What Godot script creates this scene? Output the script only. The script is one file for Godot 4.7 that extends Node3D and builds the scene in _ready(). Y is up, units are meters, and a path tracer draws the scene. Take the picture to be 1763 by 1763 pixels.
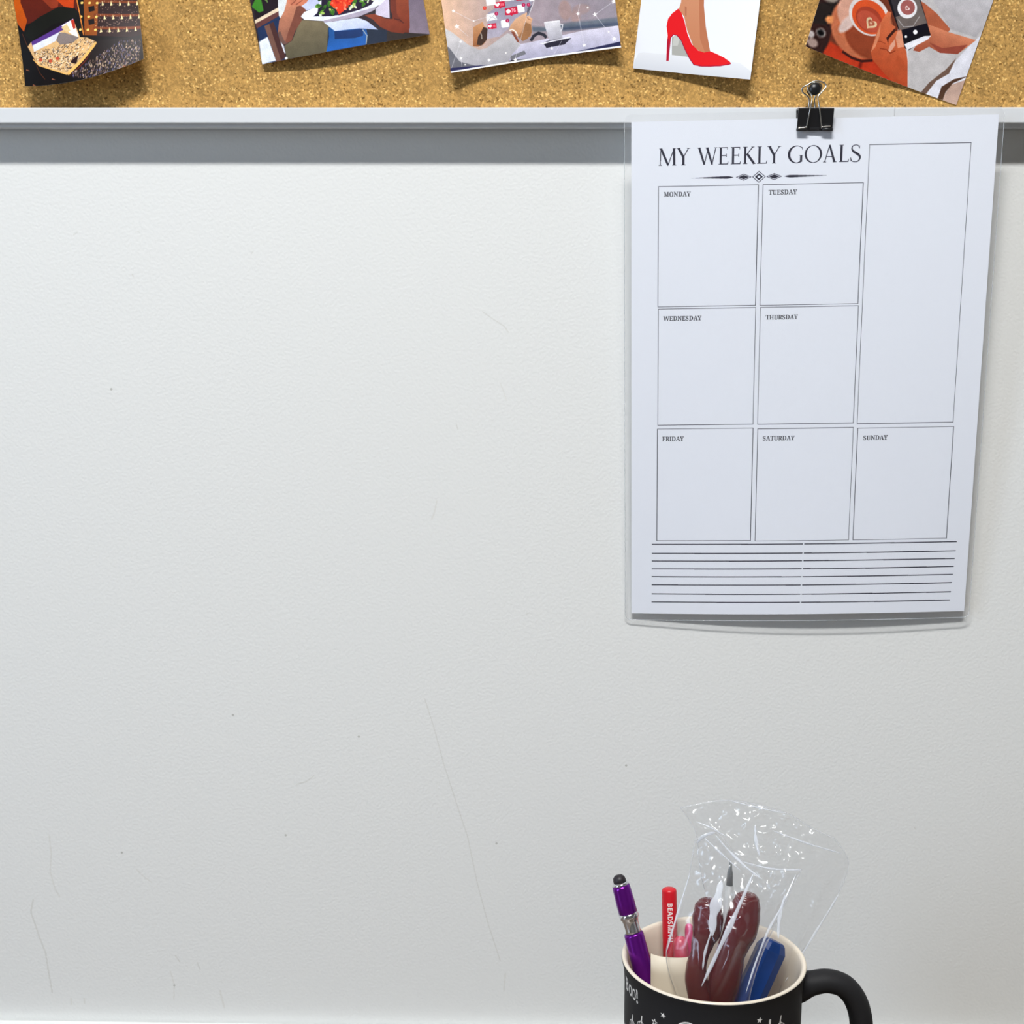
extends Node3D
# A desk corner: white wall, cork board with pinned prints, laminated weekly planner hung from a binder clip, mug of pens.

const MUG := Vector3(0.095, 0.8748, 0.1429)   # centre of the mug's rim
const DESK_Y := 0.75
const RAIL_Y := 1.3323                           # lower edge of the cork board's aluminium rail
const CORK_Z := 0.0135                             # face of the cork

var used := {}

# ---------------------------------------------------------------- flat print: a small scan-line painter
class Canvas:
	var im: Image
	var k: float
	var ox := 0.0
	var oy := 0.0
	func _init(w: float, h: float, scale: float, bg: Color) -> void:
		k = scale
		im = Image.create(int(round(w * k)), int(round(h * k)), false, Image.FORMAT_RGB8)
		im.fill(bg)
	func poly(p: PackedVector2Array, c: Color, low: Color = Color(0, 0, 0, 0)) -> void:
		var n := p.size()
		var lo := 1e9
		var hi := -1e9
		for q in p:
			lo = minf(lo, q.y)
			hi = maxf(hi, q.y)
		var y0 := maxi(0, int(floor((lo - oy) * k)))
		var y1 := mini(im.get_height() - 1, int(ceil((hi - oy) * k)))
		for y in range(y0, y1 + 1):
			var yy := (y + 0.5) / k + oy
			var xs := PackedFloat32Array()
			for i in n:
				var a := p[i]
				var b := p[(i + 1) % n]
				if (a.y <= yy) != (b.y <= yy):
					xs.append(a.x + (yy - a.y) / (b.y - a.y) * (b.x - a.x))
			xs.sort()
			for i in range(0, xs.size() - 1, 2):
				var xa := maxi(0, int(round((xs[i] - ox) * k)))
				var xb := mini(im.get_width(), int(round((xs[i + 1] - ox) * k)))
				if xb > xa:
					im.fill_rect(Rect2i(xa, y, xb - xa, 1), c if low.a == 0.0 else c.lerp(low, clampf((yy - lo) / (hi - lo), 0.0, 1.0)))
	func pg(a: Array, c: Color) -> void:
		poly(pts(a), c)
	# two-tone area: first colour at its top, second at its bottom
	func pg2(a: Array, c: Color, low: Color) -> void:
		poly(pts(a), c, low)
	# out-of-focus backgrounds of a photograph
	func soften(units: float) -> void:
		var w := im.get_width()
		var h := im.get_height()
		var f := maxi(2, int(units * k))
		im.resize(maxi(2, w / f), maxi(2, h / f), Image.INTERPOLATE_LANCZOS)
		im.resize(w, h, Image.INTERPOLATE_CUBIC)
	static func pts(a: Array) -> PackedVector2Array:
		var p := PackedVector2Array()
		for i in range(0, a.size() - 1, 2):
			p.append(Vector2(a[i], a[i + 1]))
		return p
	func dot(x: float, y: float, rx: float, ry: float, c: Color, turn := 0.0) -> void:
		var p := PackedVector2Array()
		for i in 28:
			var t := TAU * i / 28.0
			p.append(Vector2(x, y) + Vector2(cos(t) * rx, sin(t) * ry).rotated(turn))
		poly(p, c)
	func rect(x0: float, y0: float, x1: float, y1: float, c: Color) -> void:
		poly(PackedVector2Array([Vector2(x0, y0), Vector2(x1, y0), Vector2(x1, y1), Vector2(x0, y1)]), c)
	func frame(x0: float, y0: float, x1: float, y1: float, w: float, c: Color) -> void:
		rect(x0, y0, x1, y0 + w, c)
		rect(x0, y1 - w, x1, y1, c)
		rect(x0, y0, x0 + w, y1, c)
		rect(x1 - w, y0, x1, y1, c)
	func line(a: Vector2, b: Vector2, w0: float, w1: float, c: Color) -> void:
		var n := (b - a).normalized().orthogonal()
		poly(PackedVector2Array([a + n * w0 / 2, b + n * w1 / 2, b - n * w1 / 2, a - n * w0 / 2]), c)
	func path(a: Array, w: float, c: Color) -> void:
		var p := pts(a)
		for i in p.size() - 1:
			line(p[i], p[i + 1], w, w, c)
			if i > 0:
				dot(p[i].x, p[i].y, w / 2, w / 2, c)
	func brush(p: PackedVector2Array, w: Array, c: Color) -> void:
		for i in p.size() - 1:
			line(p[i], p[i + 1], w[i], w[i + 1], c)
			dot(p[i].x, p[i].y, w[i] / 2, w[i] / 2, c)
	func heart(x: float, y: float, r: float, c: Color, turn := 0.0) -> void:
		var p := PackedVector2Array()
		for i in 30:
			var t := TAU * i / 30.0
			var q := Vector2(pow(sin(t), 3.0), -(13 * cos(t) - 5 * cos(2 * t) - 2 * cos(3 * t) - cos(4 * t)) / 16.0)
			p.append(Vector2(x, y) + (q * r).rotated(turn))
		poly(p, c)
	func star(x: float, y: float, r: float, c: Color, turn := 0.0) -> void:
		var p := PackedVector2Array()
		for i in 10:
			var t := TAU * i / 10.0 + turn
			p.append(Vector2(x, y) + Vector2(sin(t), -cos(t)) * (r if i % 2 == 0 else r * 0.42))
		poly(p, c)
	# lettering: the outline triangles of a TextMesh, laid at x, y (baseline) with the given width and cap height
	func text(s: String, font: Font, x: float, y: float, w: float, h: float, c: Color, turn := 0.0) -> void:
		var tm := TextMesh.new()
		tm.font = font
		tm.font_size = 64
		tm.pixel_size = 0.01
		tm.depth = 0.0
		tm.curve_step = 1.0
		tm.text = s
		var arr := tm.get_mesh_arrays()
		var v: PackedVector3Array = arr[Mesh.ARRAY_VERTEX]
		var idx = arr[Mesh.ARRAY_INDEX]
		var lo := Vector2(1e9, 1e9)
		var hi := -lo
		for q in v:
			lo = Vector2(minf(lo.x, q.x), minf(lo.y, q.y))
			hi = Vector2(maxf(hi.x, q.x), maxf(hi.y, q.y))
		var n: int = idx.size() if idx != null else v.size()
		for i in range(0, n - 2, 3):
			var p := PackedVector2Array()
			for j in 3:
				var q := v[idx[i + j] if idx != null else i + j]
				var l := Vector2((q.x - lo.x) / (hi.x - lo.x) * w, -(q.y - lo.y) / (hi.y - lo.y) * h)
				p.append(Vector2(x, y) + l.rotated(turn))
			poly(p, c)
	# a photo print: softened edges, uneven tone and fine grain
	func photo(w: int, h: int, seed_: int) -> ImageTexture:
		im.resize(w, h, Image.INTERPOLATE_BILINEAR)
		im.resize(w / 2, h / 2, Image.INTERPOLATE_BILINEAR)
		var wide := w / 2
		var high := h / 2
		var cloud := FastNoiseLite.new()
		cloud.seed = seed_
		cloud.frequency = 0.03
		cloud.fractal_octaves = 4
		var tone := cloud.get_image(wide, high, false, false, true).get_data()
		cloud.seed = seed_ + 50
		cloud.frequency = 0.35
		cloud.fractal_octaves = 1
		var grain := cloud.get_image(wide, high, false, false, true).get_data()
		var px := im.get_data()
		for i in wide * high:
			var f := 1.0 + 0.12 * (tone[i] / 255.0 - 0.5) + 0.12 * (grain[i] / 255.0 - 0.5)
			for j in 3:
				px[i * 3 + j] = clampi(int(255.0 * pow(px[i * 3 + j] / 255.0, 1.12) * f), 0, 255)
		return ImageTexture.create_from_image(Image.create_from_data(wide, high, false, Image.FORMAT_RGB8, px))
	func finish(w: int, h: int) -> ImageTexture:
		im.resize(w, h, Image.INTERPOLATE_BILINEAR)
		return ImageTexture.create_from_image(im)

# ---------------------------------------------------------------- materials
func mat(c: Color, rough := 0.6, metal := 0.0) -> StandardMaterial3D:
	var m := StandardMaterial3D.new()
	m.albedo_color = c
	m.roughness = rough
	m.metallic = metal
	return m

func tex_mat(t: Texture2D, rough := 0.5) -> StandardMaterial3D:
	var m := mat(Color.WHITE, rough)
	m.albedo_texture = t
	m.texture_repeat = false
	return m

func film(c: Color, rough: float) -> StandardMaterial3D:
	var m := mat(c, rough)
	m.transparency = BaseMaterial3D.TRANSPARENCY_ALPHA
	m.cull_mode = BaseMaterial3D.CULL_DISABLED
	return m

# ---------------------------------------------------------------- scene tree
func numbered(called: String) -> String:
	if not used.has(called):
		used[called] = 0
		return called
	used[called] += 1
	return "%s_%03d" % [called, used[called]]

func tag(o: Node3D, label: String, category: String, group := "") -> void:
	o.set_meta("label", label)
	o.set_meta("category", category)
	if group:
		o.set_meta("group", group)

func thing(called: String, label: String, category: String, at := Vector3.ZERO, group := "") -> Node3D:
	var o := Node3D.new()
	o.name = numbered(called)
	add_child(o)
	o.position = at
	tag(o, label, category, group)
	return o

# the mesh is given in world metres; a part is shifted into its thing's own axes
func obj(called: String, mesh: ArrayMesh, m: Material, parent: Node3D = self) -> MeshInstance3D:
	var o := MeshInstance3D.new()
	o.mesh = mesh
	if m:
		o.material_override = m
	o.name = numbered(called) if parent == self else called
	parent.add_child(o, true)
	var up: Node3D = parent
	var at := Vector3.ZERO
	while up != self:
		at += up.position
		up = up.get_parent() as Node3D
	o.position = -at
	return o

func struct(called: String, mesh: ArrayMesh, m: Material) -> MeshInstance3D:
	var o := obj(called, mesh, m)
	o.set_meta("kind", "structure")
	return o

# ---------------------------------------------------------------- shapes
func begin() -> SurfaceTool:
	var st := SurfaceTool.new()
	st.begin(Mesh.PRIMITIVE_TRIANGLES)
	return st

func done(st: SurfaceTool) -> ArrayMesh:
	st.generate_normals()
	st.index()
	return st.commit()

func tri_out(st: SurfaceTool, a: Vector3, b: Vector3, c: Vector3, from: Vector3) -> void:
	var flip := (c - a).cross(b - a).dot((a + b + c) / 3.0 - from) < 0.0
	for q in ([a, c, b] if flip else [a, b, c]):
		st.add_vertex(q)

func quad_out(st: SurfaceTool, a: Vector3, b: Vector3, c: Vector3, d: Vector3, from: Vector3) -> void:
	tri_out(st, a, b, c, from)
	tri_out(st, a, c, d, from)

# box with chamfered edges
func box(st: SurfaceTool, lo: Vector3, hi: Vector3, bev := 0.001) -> void:
	st.set_smooth_group(-1)
	var c := (lo + hi) / 2.0
	var h := (hi - lo) / 2.0
	bev = minf(bev, minf(h.x, minf(h.y, h.z)) * 0.9)
	var i := h - Vector3.ONE * bev
	for s in [-1.0, 1.0]:
		quad_out(st, c + Vector3(s * h.x, -i.y, -i.z), c + Vector3(s * h.x, i.y, -i.z), c + Vector3(s * h.x, i.y, i.z), c + Vector3(s * h.x, -i.y, i.z), c)
		quad_out(st, c + Vector3(-i.x, s * h.y, -i.z), c + Vector3(i.x, s * h.y, -i.z), c + Vector3(i.x, s * h.y, i.z), c + Vector3(-i.x, s * h.y, i.z), c)
		quad_out(st, c + Vector3(-i.x, -i.y, s * h.z), c + Vector3(i.x, -i.y, s * h.z), c + Vector3(i.x, i.y, s * h.z), c + Vector3(-i.x, i.y, s * h.z), c)
		for t in [-1.0, 1.0]:
			quad_out(st, c + Vector3(s * h.x, t * i.y, -i.z), c + Vector3(s * h.x, t * i.y, i.z), c + Vector3(s * i.x, t * h.y, i.z), c + Vector3(s * i.x, t * h.y, -i.z), c)
			quad_out(st, c + Vector3(s * h.x, -i.y, t * i.z), c + Vector3(s * h.x, i.y, t * i.z), c + Vector3(s * i.x, i.y, t * h.z), c + Vector3(s * i.x, -i.y, t * h.z), c)
			quad_out(st, c + Vector3(-i.x, s * h.y, t * i.z), c + Vector3(i.x, s * h.y, t * i.z), c + Vector3(i.x, s * i.y, t * h.z), c + Vector3(-i.x, s * i.y, t * h.z), c)
			for u in [-1.0, 1.0]:
				tri_out(st, c + Vector3(s * h.x, t * i.y, u * i.z), c + Vector3(s * i.x, t * h.y, u * i.z), c + Vector3(s * i.x, t * i.y, u * h.z), c)

func box_mesh(lo: Vector3, hi: Vector3, bev := 0.001) -> ArrayMesh:
	var st := begin()
	box(st, lo, hi, bev)
	return done(st)

# a grid of points P[row][column], rows from bottom to top, columns from left to right as seen from the front
func grid(st: SurfaceTool, P: Array, UV: Array = [], base := 0) -> int:
	st.set_smooth_group(0)
	var nr := P.size()
	var nc: int = P[0].size()
	for r in nr:
		for c in nc:
			if UV:
				st.set_uv(UV[r][c])
			st.add_vertex(P[r][c])
	for r in nr - 1:
		for c in nc - 1:
			var a := base + r * nc + c
			var b := a + 1
			var d := a + nc
			var e := d + 1
			for i in [a, d, e, a, e, b]:
				st.add_index(i)
	return base + nr * nc

func frame_of(p: Array, i: int) -> Vector3:
	var a: Vector3 = p[maxi(0, i - 1)]
	var b: Vector3 = p[mini(p.size() - 1, i + 1)]
	return (b - a).normalized()

# round or flattened tube along points; radii are Vector2(across, deep)
func tube(st: SurfaceTool, p: Array, r: Array, seg := 16, base := 0, side := Vector3.RIGHT) -> int:
	var P := []
	var x := side
	for i in p.size():
		var t := frame_of(p, i)
		x = (x - t * x.dot(t)).normalized()
		var y := t.cross(x)
		var rr: Vector2 = r[i] if r[i] is Vector2 else Vector2(r[i], r[i])
		var row := []
		for k in seg + 1:
			var a := TAU * k / float(seg)
			row.append(p[i] + x * cos(a) * rr.x + y * sin(a) * rr.y)
		P.append(row)
	var first := []
	var last := []
	for k in seg + 1:
		first.append(p[0])
		last.append(p[p.size() - 1])
	P.push_front(first)
	P.append(last)
	return grid(st, P, [], base)

func tube_mesh(p: Array, r: Array, seg := 16, side := Vector3.RIGHT) -> ArrayMesh:
	var st := begin()
	tube(st, p, r, seg, 0, side)
	return done(st)

# turned shape: profile of Vector2(radius, distance along the axis) from at, towards dir
func lathe(prof: Array, at: Vector3, dir: Vector3, seg := 40, uv := false) -> ArrayMesh:
	var st := begin()
	var y := dir.normalized()
	var z := (Vector3.BACK - y * y.z) if absf(y.z) < 0.99 else Vector3.UP
	z = z.normalized()
	var x := y.cross(z)
	var P := []
	var U := []
	var total := 0.0
	for i in range(1, prof.size()):
		total += (prof[i] as Vector2).distance_to(prof[i - 1])
	var run := 0.0
	for i in prof.size():
		var q: Vector2 = prof[i]
		if i > 0:
			run += q.distance_to(prof[i - 1])
		var row := []
		var ur := []
		for k in seg + 1:
			var a := TAU * (k / float(seg) - 0.5)   # k = seg / 2 faces the room
			row.append(at + y * q.y + (x * sin(a) + z * cos(a)) * q.x)
			ur.append(Vector2(k / float(seg), 1.0 - run / total))
		P.append(row)
		U.append(ur)
	grid(st, P, U if uv else [])
	return done(st)

# Catmull-Rom through points, n steps per span
func smooth(p: Array, n: int) -> Array:
	var out := []
	for i in p.size() - 1:
		var a = p[maxi(0, i - 1)]
		var b = p[i]
		var c = p[i + 1]
		var d = p[mini(p.size() - 1, i + 2)]
		for k in n:
			out.append(b.cubic_interpolate(c, a, d, k / float(n)))
	out.append(p[p.size() - 1])
	return out

func rows_at(rows: Array, v: float, n: int) -> Array:   # rows of control points, blended at height v (0..1)
	var f := v * (rows.size() - 1)
	var i := mini(int(f), rows.size() - 2)
	var out := []
	for k in n:
		var a: Vector3 = rows[maxi(0, i - 1)][k]
		var b: Vector3 = rows[i][k]
		var c: Vector3 = rows[i + 1][k]
		var d: Vector3 = rows[mini(rows.size() - 1, i + 2)][k]
		out.append(b.cubic_interpolate(c, a, d, f - i))
	return out

# prism: outline of Vector2(z, y) drawn along x
func extrude_x(prof: Array, x0: float, x1: float) -> ArrayMesh:
	var st := begin()
	st.set_smooth_group(-1)
	var flat := PackedVector2Array(prof)
	if Geometry2D.is_polygon_clockwise(flat):
		flat.reverse()
	var n := flat.size()
	for i in n:
		var a := flat[i]
		var b := flat[(i + 1) % n]
		for q in [Vector3(x0, a.y, a.x), Vector3(x1, b.y, b.x), Vector3(x1, a.y, a.x), Vector3(x0, a.y, a.x), Vector3(x0, b.y, b.x), Vector3(x1, b.y, b.x)]:
			st.add_vertex(q)
	var t := Geometry2D.triangulate_polygon(flat)
	for i in range(0, t.size(), 3):
		for e in 2:
			for j in ([0, 1, 2] if e == 1 else [0, 2, 1]):
				var q := flat[t[i + j]]
				st.add_vertex(Vector3(x1 if e == 1 else x0, q.y, q.x))
	return done(st)

func font_of(family: String, weight := 400) -> SystemFont:
	var f := SystemFont.new()
	f.font_names = PackedStringArray([family])
	f.font_weight = weight
	return f

# ================================================================= the scene
func _ready() -> void:
	# ---- camera, sky, lights, exposure
	var cam := Camera3D.new()
	cam.name = "camera"
	cam.fov = 38.63
	cam.near = 0.02
	cam.far = 20.0
	cam.position = Vector3(0, 1.265, 0.896)
	cam.rotation_degrees = Vector3(-10.5, 1.3, 0.1)
	add_child(cam)
	cam.current = true
	var env := Environment.new()
	env.background_mode = Environment.BG_SKY
	env.sky = Sky.new()
	var sky := ProceduralSkyMaterial.new()
	sky.sky_top_color = Color(0.55, 0.68, 0.9)
	sky.sky_horizon_color = Color(0.85, 0.9, 0.97)
	sky.ground_bottom_color = Color(0.4, 0.42, 0.42)
	sky.ground_horizon_color = Color(0.75, 0.78, 0.8)
	env.sky.sky_material = sky
	env.tonemap_mode = Environment.TONE_MAPPER_LINEAR
	env.tonemap_exposure = 1.33
	env.sdfgi_enabled = true
	env.ssao_enabled = true
	env.ssil_enabled = true
	var we := WorldEnvironment.new()
	we.name = "environment"
	we.environment = env
	add_child(we)
	var lamp := AreaLight3D.new()                      # the ceiling tube fitting
	lamp.name = "ceiling_lamp_light"
	lamp.area_size = Vector2(0.6, 0.12)
	lamp.light_color = Color(0.985, 0.985, 0.985)
	lamp.light_energy = 3.0
	lamp.shadow_enabled = true
	lamp.position = Vector3(-0.1, 2.44, 1.05)
	lamp.rotation_degrees = Vector3(-90, 0, 0)
	add_child(lamp)
	var day := AreaLight3D.new()                       # daylight through the window on the left
	day.name = "window_light"
	day.area_size = Vector2(0.42, 1.0)
	day.light_color = Color(0.82, 0.9, 1.0)
	day.light_energy = 0.95
	day.shadow_enabled = true
	day.position = Vector3(-1.685, 1.45, 1.15)
	day.rotation_degrees = Vector3(0, -90, 0)
	add_child(day)

	build_room()
	build_desk()
	build_board()
	build_prints()
	build_planner()
	build_clip()
	build_mug()
	build_mug_contents()
	build_bags()

# ---------------------------------------------------------------- room
func build_room() -> void:
	# wall paint with scuffs and pencil-thin marks, and roller stipple as relief
	var cv := Canvas.new(2048, 2048, 1.0, Color8(231, 232, 229))
	var mark := Color8(219, 219, 214)
	var faint := Color8(224, 224, 219)
	var dark := Color8(190, 190, 184)
	cv.path([125, 1557, 127, 1594, 123, 1627, 130, 1660, 138, 1676], 2.6, faint)
	cv.path([90, 1680, 84, 1704, 90, 1727, 97, 1754, 106, 1782, 109, 1816, 114, 1861], 2.8, mark)
	cv.path([277, 1621, 287, 1632, 304, 1646], 2.2, faint)
	cv.path([566, 1460, 584, 1454, 598, 1443], 2.0, mark)
	cv.path([792, 1301, 806, 1347, 825, 1422, 850, 1504, 865, 1552, 882, 1639, 901, 1716, 923, 1788], 1.7, mark)
	cv.path([932, 1810, 929, 1847], 2.6, faint)
	cv.path([224, 517, 231, 512], 2.0, mark)
	cv.path([326, 512, 331, 511, 335, 514], 1.4, faint)
	cv.path([317, 580, 321, 584], 1.8, mark)
	cv.path([515, 547, 518, 543], 2.0, mark)
	cv.path([893, 639, 912, 652, 929, 663, 936, 673], 1.8, mark)
	cv.path([923, 757, 933, 785], 1.6, faint)
	cv.path([849, 824, 852, 834], 1.6, mark)
	cv.path([816, 954, 811, 977, 806, 987], 2.4, faint)
	cv.path([967, 1150, 973, 1147], 2.0, mark)
	cv.path([1445, 1227, 1450, 1227], 2.4, mark)
	cv.path([1643, 1526, 1646, 1531], 2.0, mark)
	cv.path([330, 1815, 336, 1841, 334, 1872], 2.2, faint)
	cv.path([340, 1785, 348, 1797], 2.0, mark)
	cv.path([379, 1797, 384, 1812], 2.0, mark)
	cv.path([147, 1870, 147, 1884], 3.0, faint)
	cv.path([171, 1870, 171, 1881], 3.0, faint)
	cv.path([418, 1851, 425, 1885], 3.5, faint)
	for q in [[274, 769], [459, 1334], [677, 1371], [1141, 1419], [916, 1565], [545, 1554], [336, 1843], [253, 1590]]:
		cv.dot(q[0], q[1], 1.7, 2.2, dark)
	var m := tex_mat(ImageTexture.create_from_image(cv.im), 0.55)
	m.metallic_specular = 0.3
	var nz := FastNoiseLite.new()
	nz.noise_type = FastNoiseLite.TYPE_SIMPLEX
	nz.seed = 5
	nz.frequency = 0.12
	nz.fractal_octaves = 2
	m.heightmap_enabled = true
	m.heightmap_texture = ImageTexture.create_from_image(nz.get_image(2048, 2048, false, false, false))
	m.heightmap_scale = 0.009
	var wall := begin()
	var lo := Vector3(-1.8, -0.1, -0.12)
	var hi := Vector3(1.8, 2.7, 0.0)
	wall.set_smooth_group(-1)
	var c := (lo + hi) / 2.0
	var fz := [[hi.z, 1.0], [lo.z, -1.0]]
	for f in fz:
		var q := [Vector3(lo.x, lo.y, f[0]), Vector3(lo.x, hi.y, f[0]), Vector3(hi.x, hi.y, f[0]), Vector3(hi.x, lo.y, f[0])]
		for i in ([0, 1, 2, 0, 2, 3] if f[1] > 0 else [0, 2, 1, 0, 3, 2]):
			var v: Vector3 = q[i]
			wall.set_uv(Vector2((v.x + 0.37) / 0.76, (1.46 - v.y) / 0.76))
			wall.add_vertex(v)
	wall.set_uv(Vector2.ZERO)
	for s in [lo.x, hi.x]:
		quad_out(wall, Vector3(s, lo.y, lo.z), Vector3(s, hi.y, lo.z), Vector3(s, hi.y, hi.z), Vector3(s, lo.y, hi.z), c)
	for s in [lo.y, hi.y]:
		quad_out(wall, Vector3(lo.x, s, lo.z), Vector3(hi.x, s, lo.z), Vector3(hi.x, s, hi.z), Vector3(lo.x, s, hi.z), c)
	struct("wall_back", done(wall), m)

	var paint := mat(Color8(152, 150, 146), 0.7)
	struct("wall_right", box_mesh(Vector3(1.7, -0.1, 0), Vector3(1.82, 2.7, 3.1)), paint)
	struct("wall_front", box_mesh(Vector3(-1.8, -0.1, 3.0), Vector3(1.8, 2.7, 3.12)), paint)
	var left := begin()
	box(left, Vector3(-1.82, -0.1, 0), Vector3(-1.7, 0.9, 3.1))
	box(left, Vector3(-1.82, 2.0, 0), Vector3(-1.7, 2.7, 3.1))
	box(left, Vector3(-1.82, 0.9, 0), Vector3(-1.7, 2.0, 0.9))
	box(left, Vector3(-1.82, 0.9, 1.4), Vector3(-1.7, 2.0, 3.1))
	struct("wall_left", done(left), paint)
	var win := begin()
	box(win, Vector3(-1.79, 0.9, 0.9), Vector3(-1.74, 0.94, 1.4))
	box(win, Vector3(-1.79, 1.96, 0.9), Vector3(-1.74, 2.0, 1.4))
	box(win, Vector3(-1.79, 0.94, 0.9), Vector3(-1.74, 1.96, 0.93))
	box(win, Vector3(-1.79, 0.94, 1.37), Vector3(-1.74, 1.96, 1.4))
	var w := struct("window_1", done(win), mat(Color8(235, 235, 232), 0.4))
	obj("pane", box_mesh(Vector3(-1.768, 0.94, 0.93), Vector3(-1.762, 1.96, 1.37), 0.0003), film(Color(1, 1, 1, 0.03), 0.02), w)
	struct("ceiling", box_mesh(Vector3(-1.8, 2.52, 0), Vector3(1.8, 2.64, 3.1)), mat(Color8(196, 196, 194), 0.8))
	struct("floor", box_mesh(Vector3(-1.8, -0.12, 0), Vector3(1.8, 0, 3.1)), mat(Color8(92, 88, 84), 0.6))

	var lampt := thing("ceiling_light", "white fluorescent panel fitting on the ceiling above the desk", "ceiling light", Vector3(-0.1, 2.52, 1.05))
	obj("housing", box_mesh(Vector3(-0.43, 2.46, 0.96), Vector3(0.23, 2.52, 1.14), 0.004), mat(Color8(230, 230, 228), 0.4), lampt)
	var glow := mat(Color8(250, 250, 248), 0.5)
	glow.emission_enabled = true
	glow.emission = Color(1, 0.985, 0.95)
	glow.emission_energy_multiplier = 1.5
	obj("diffuser", box_mesh(Vector3(-0.4, 2.446, 0.99), Vector3(0.2, 2.46, 1.11), 0.004), glow, lampt)

func build_desk() -> void:
	var t := thing("desk", "desk with a white back edge meeting the wall below the scuff marks", "desk", Vector3(0, 0, 0.3))
	obj("back_edge", box_mesh(Vector3(-0.8, DESK_Y - 0.028, 0.0006), Vector3(0.8, DESK_Y, 0.009), 0.001), mat(Color8(240, 241, 238), 0.35), t)
	obj("desk_top", box_mesh(Vector3(-0.8, DESK_Y - 0.028, 0.0092), Vector3(0.8, DESK_Y, 0.62), 0.0015), mat(Color8(112, 100, 88), 0.45), t)
	for x in [-0.76, 0.76]:
		for z in [0.05, 0.57]:
			obj("leg", box_mesh(Vector3(x - 0.025, 0, z - 0.025), Vector3(x + 0.025, DESK_Y - 0.028, z + 0.025), 0.002), mat(Color8(225, 226, 224), 0.4), t)

# ---------------------------------------------------------------- cork board
func build_board() -> void:
	var t := thing("cork_board", "cork bulletin board in a slim aluminium frame hung on the white wall", "bulletin board", Vector3(0.05, RAIL_Y, 0))
	# cork: pressed granules of several tones with dark and pale specks
	var n := 1024
	var cell := FastNoiseLite.new()
	cell.noise_type = FastNoiseLite.TYPE_CELLULAR
	cell.cellular_return_type = FastNoiseLite.RETURN_CELL_VALUE
	cell.cellular_jitter = 1.0
	cell.frequency = 0.13
	cell.seed = 3
	cell.fractal_type = FastNoiseLite.FRACTAL_NONE
	var a := cell.get_seamless_image(n, n).get_data()
	cell.seed = 8
	cell.frequency = 0.3
	var b := cell.get_seamless_image(n, n).get_data()
	cell.seed = 21
	cell.frequency = 0.17
	var d := cell.get_seamless_image(n, n).get_data()
	var big := FastNoiseLite.new()
	big.frequency = 0.006
	big.seed = 4
	var g := big.get_seamless_image(n, n).get_data()
	var px := PackedByteArray()
	px.resize(n * n * 3)
	var hg := PackedByteArray()
	hg.resize(n * n)
	for i in n * n:
		var v := 0.60 * a[i] / 255.0 + 0.40 * b[i] / 255.0
		var tone := 0.82 + 0.34 * (v - 0.5) + 0.10 * (g[i] / 255.0 - 0.5)
		var warm := 0.0
		if d[i] > 236:
			tone += 0.22
			warm = -0.03
		elif d[i] < 10:
			tone -= 0.2
			warm = 0.03
		px[i * 3] = clampi(int(255.0 * 0.87 * tone), 0, 255)
		px[i * 3 + 1] = clampi(int(255.0 * (0.68 - warm) * tone), 0, 255)
		px[i * 3 + 2] = clampi(int(255.0 * (0.39 - warm * 1.5) * tone), 0, 255)
		hg[i] = clampi(int(110 + 100 * v), 0, 255)
	var cork := mat(Color.WHITE, 0.85)
	cork.metallic_specular = 0.25
	cork.albedo_texture = ImageTexture.create_from_image(Image.create_from_data(n, n, false, Image.FORMAT_RGB8, px))
	cork.heightmap_enabled = true
	cork.heightmap_texture = ImageTexture.create_from_image(Image.create_from_data(n, n, false, Image.FORMAT_L8, hg))
	cork.heightmap_scale = 0.02
	cork.uv1_triplanar = true
	cork.uv1_scale = Vector3.ONE * 6.6
	obj("cork_panel", box_mesh(Vector3(-0.74, RAIL_Y + 0.005, 0.002), Vector3(0.84, RAIL_Y + 0.595, CORK_Z), 0.0004), cork, t)
	var alu := mat(Color8(228, 231, 233), 0.35, 0.1)
	var prof := [Vector2(0.001, -0.0018), Vector2(0.0165, -0.0018), Vector2(0.0165, 0.0), Vector2(0.0204, 0.0), Vector2(0.021, 0.0006), Vector2(0.021, 0.0084), Vector2(0.0204, 0.009), Vector2(0.0145, 0.009), Vector2(0.0145, 0.0042), Vector2(0.001, 0.0042)]
	var lowp := []
	var topp := []
	for q in prof:
		lowp.append(Vector2(q.x, RAIL_Y + q.y))
		topp.append(Vector2(q.x, RAIL_Y + 0.6 - q.y))
	obj("frame_rail", extrude_x(lowp, -0.748, 0.2004 - 0.0001), alu, t)
	obj("frame_rail", extrude_x(lowp, 0.2004 + 0.0001, 0.848), alu, t)
	obj("frame_rail", extrude_x(topp, -0.748, 0.848), alu, t)
	for s in [-1.0, 1.0]:
		var x: float = 0.05 + s * 0.795
		obj("frame_rail", box_mesh(Vector3(x - 0.0045, RAIL_Y + 0.0092, 0.0146), Vector3(x + 0.0045, RAIL_Y + 0.5908, 0.021), 0.0006), alu, t)

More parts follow.
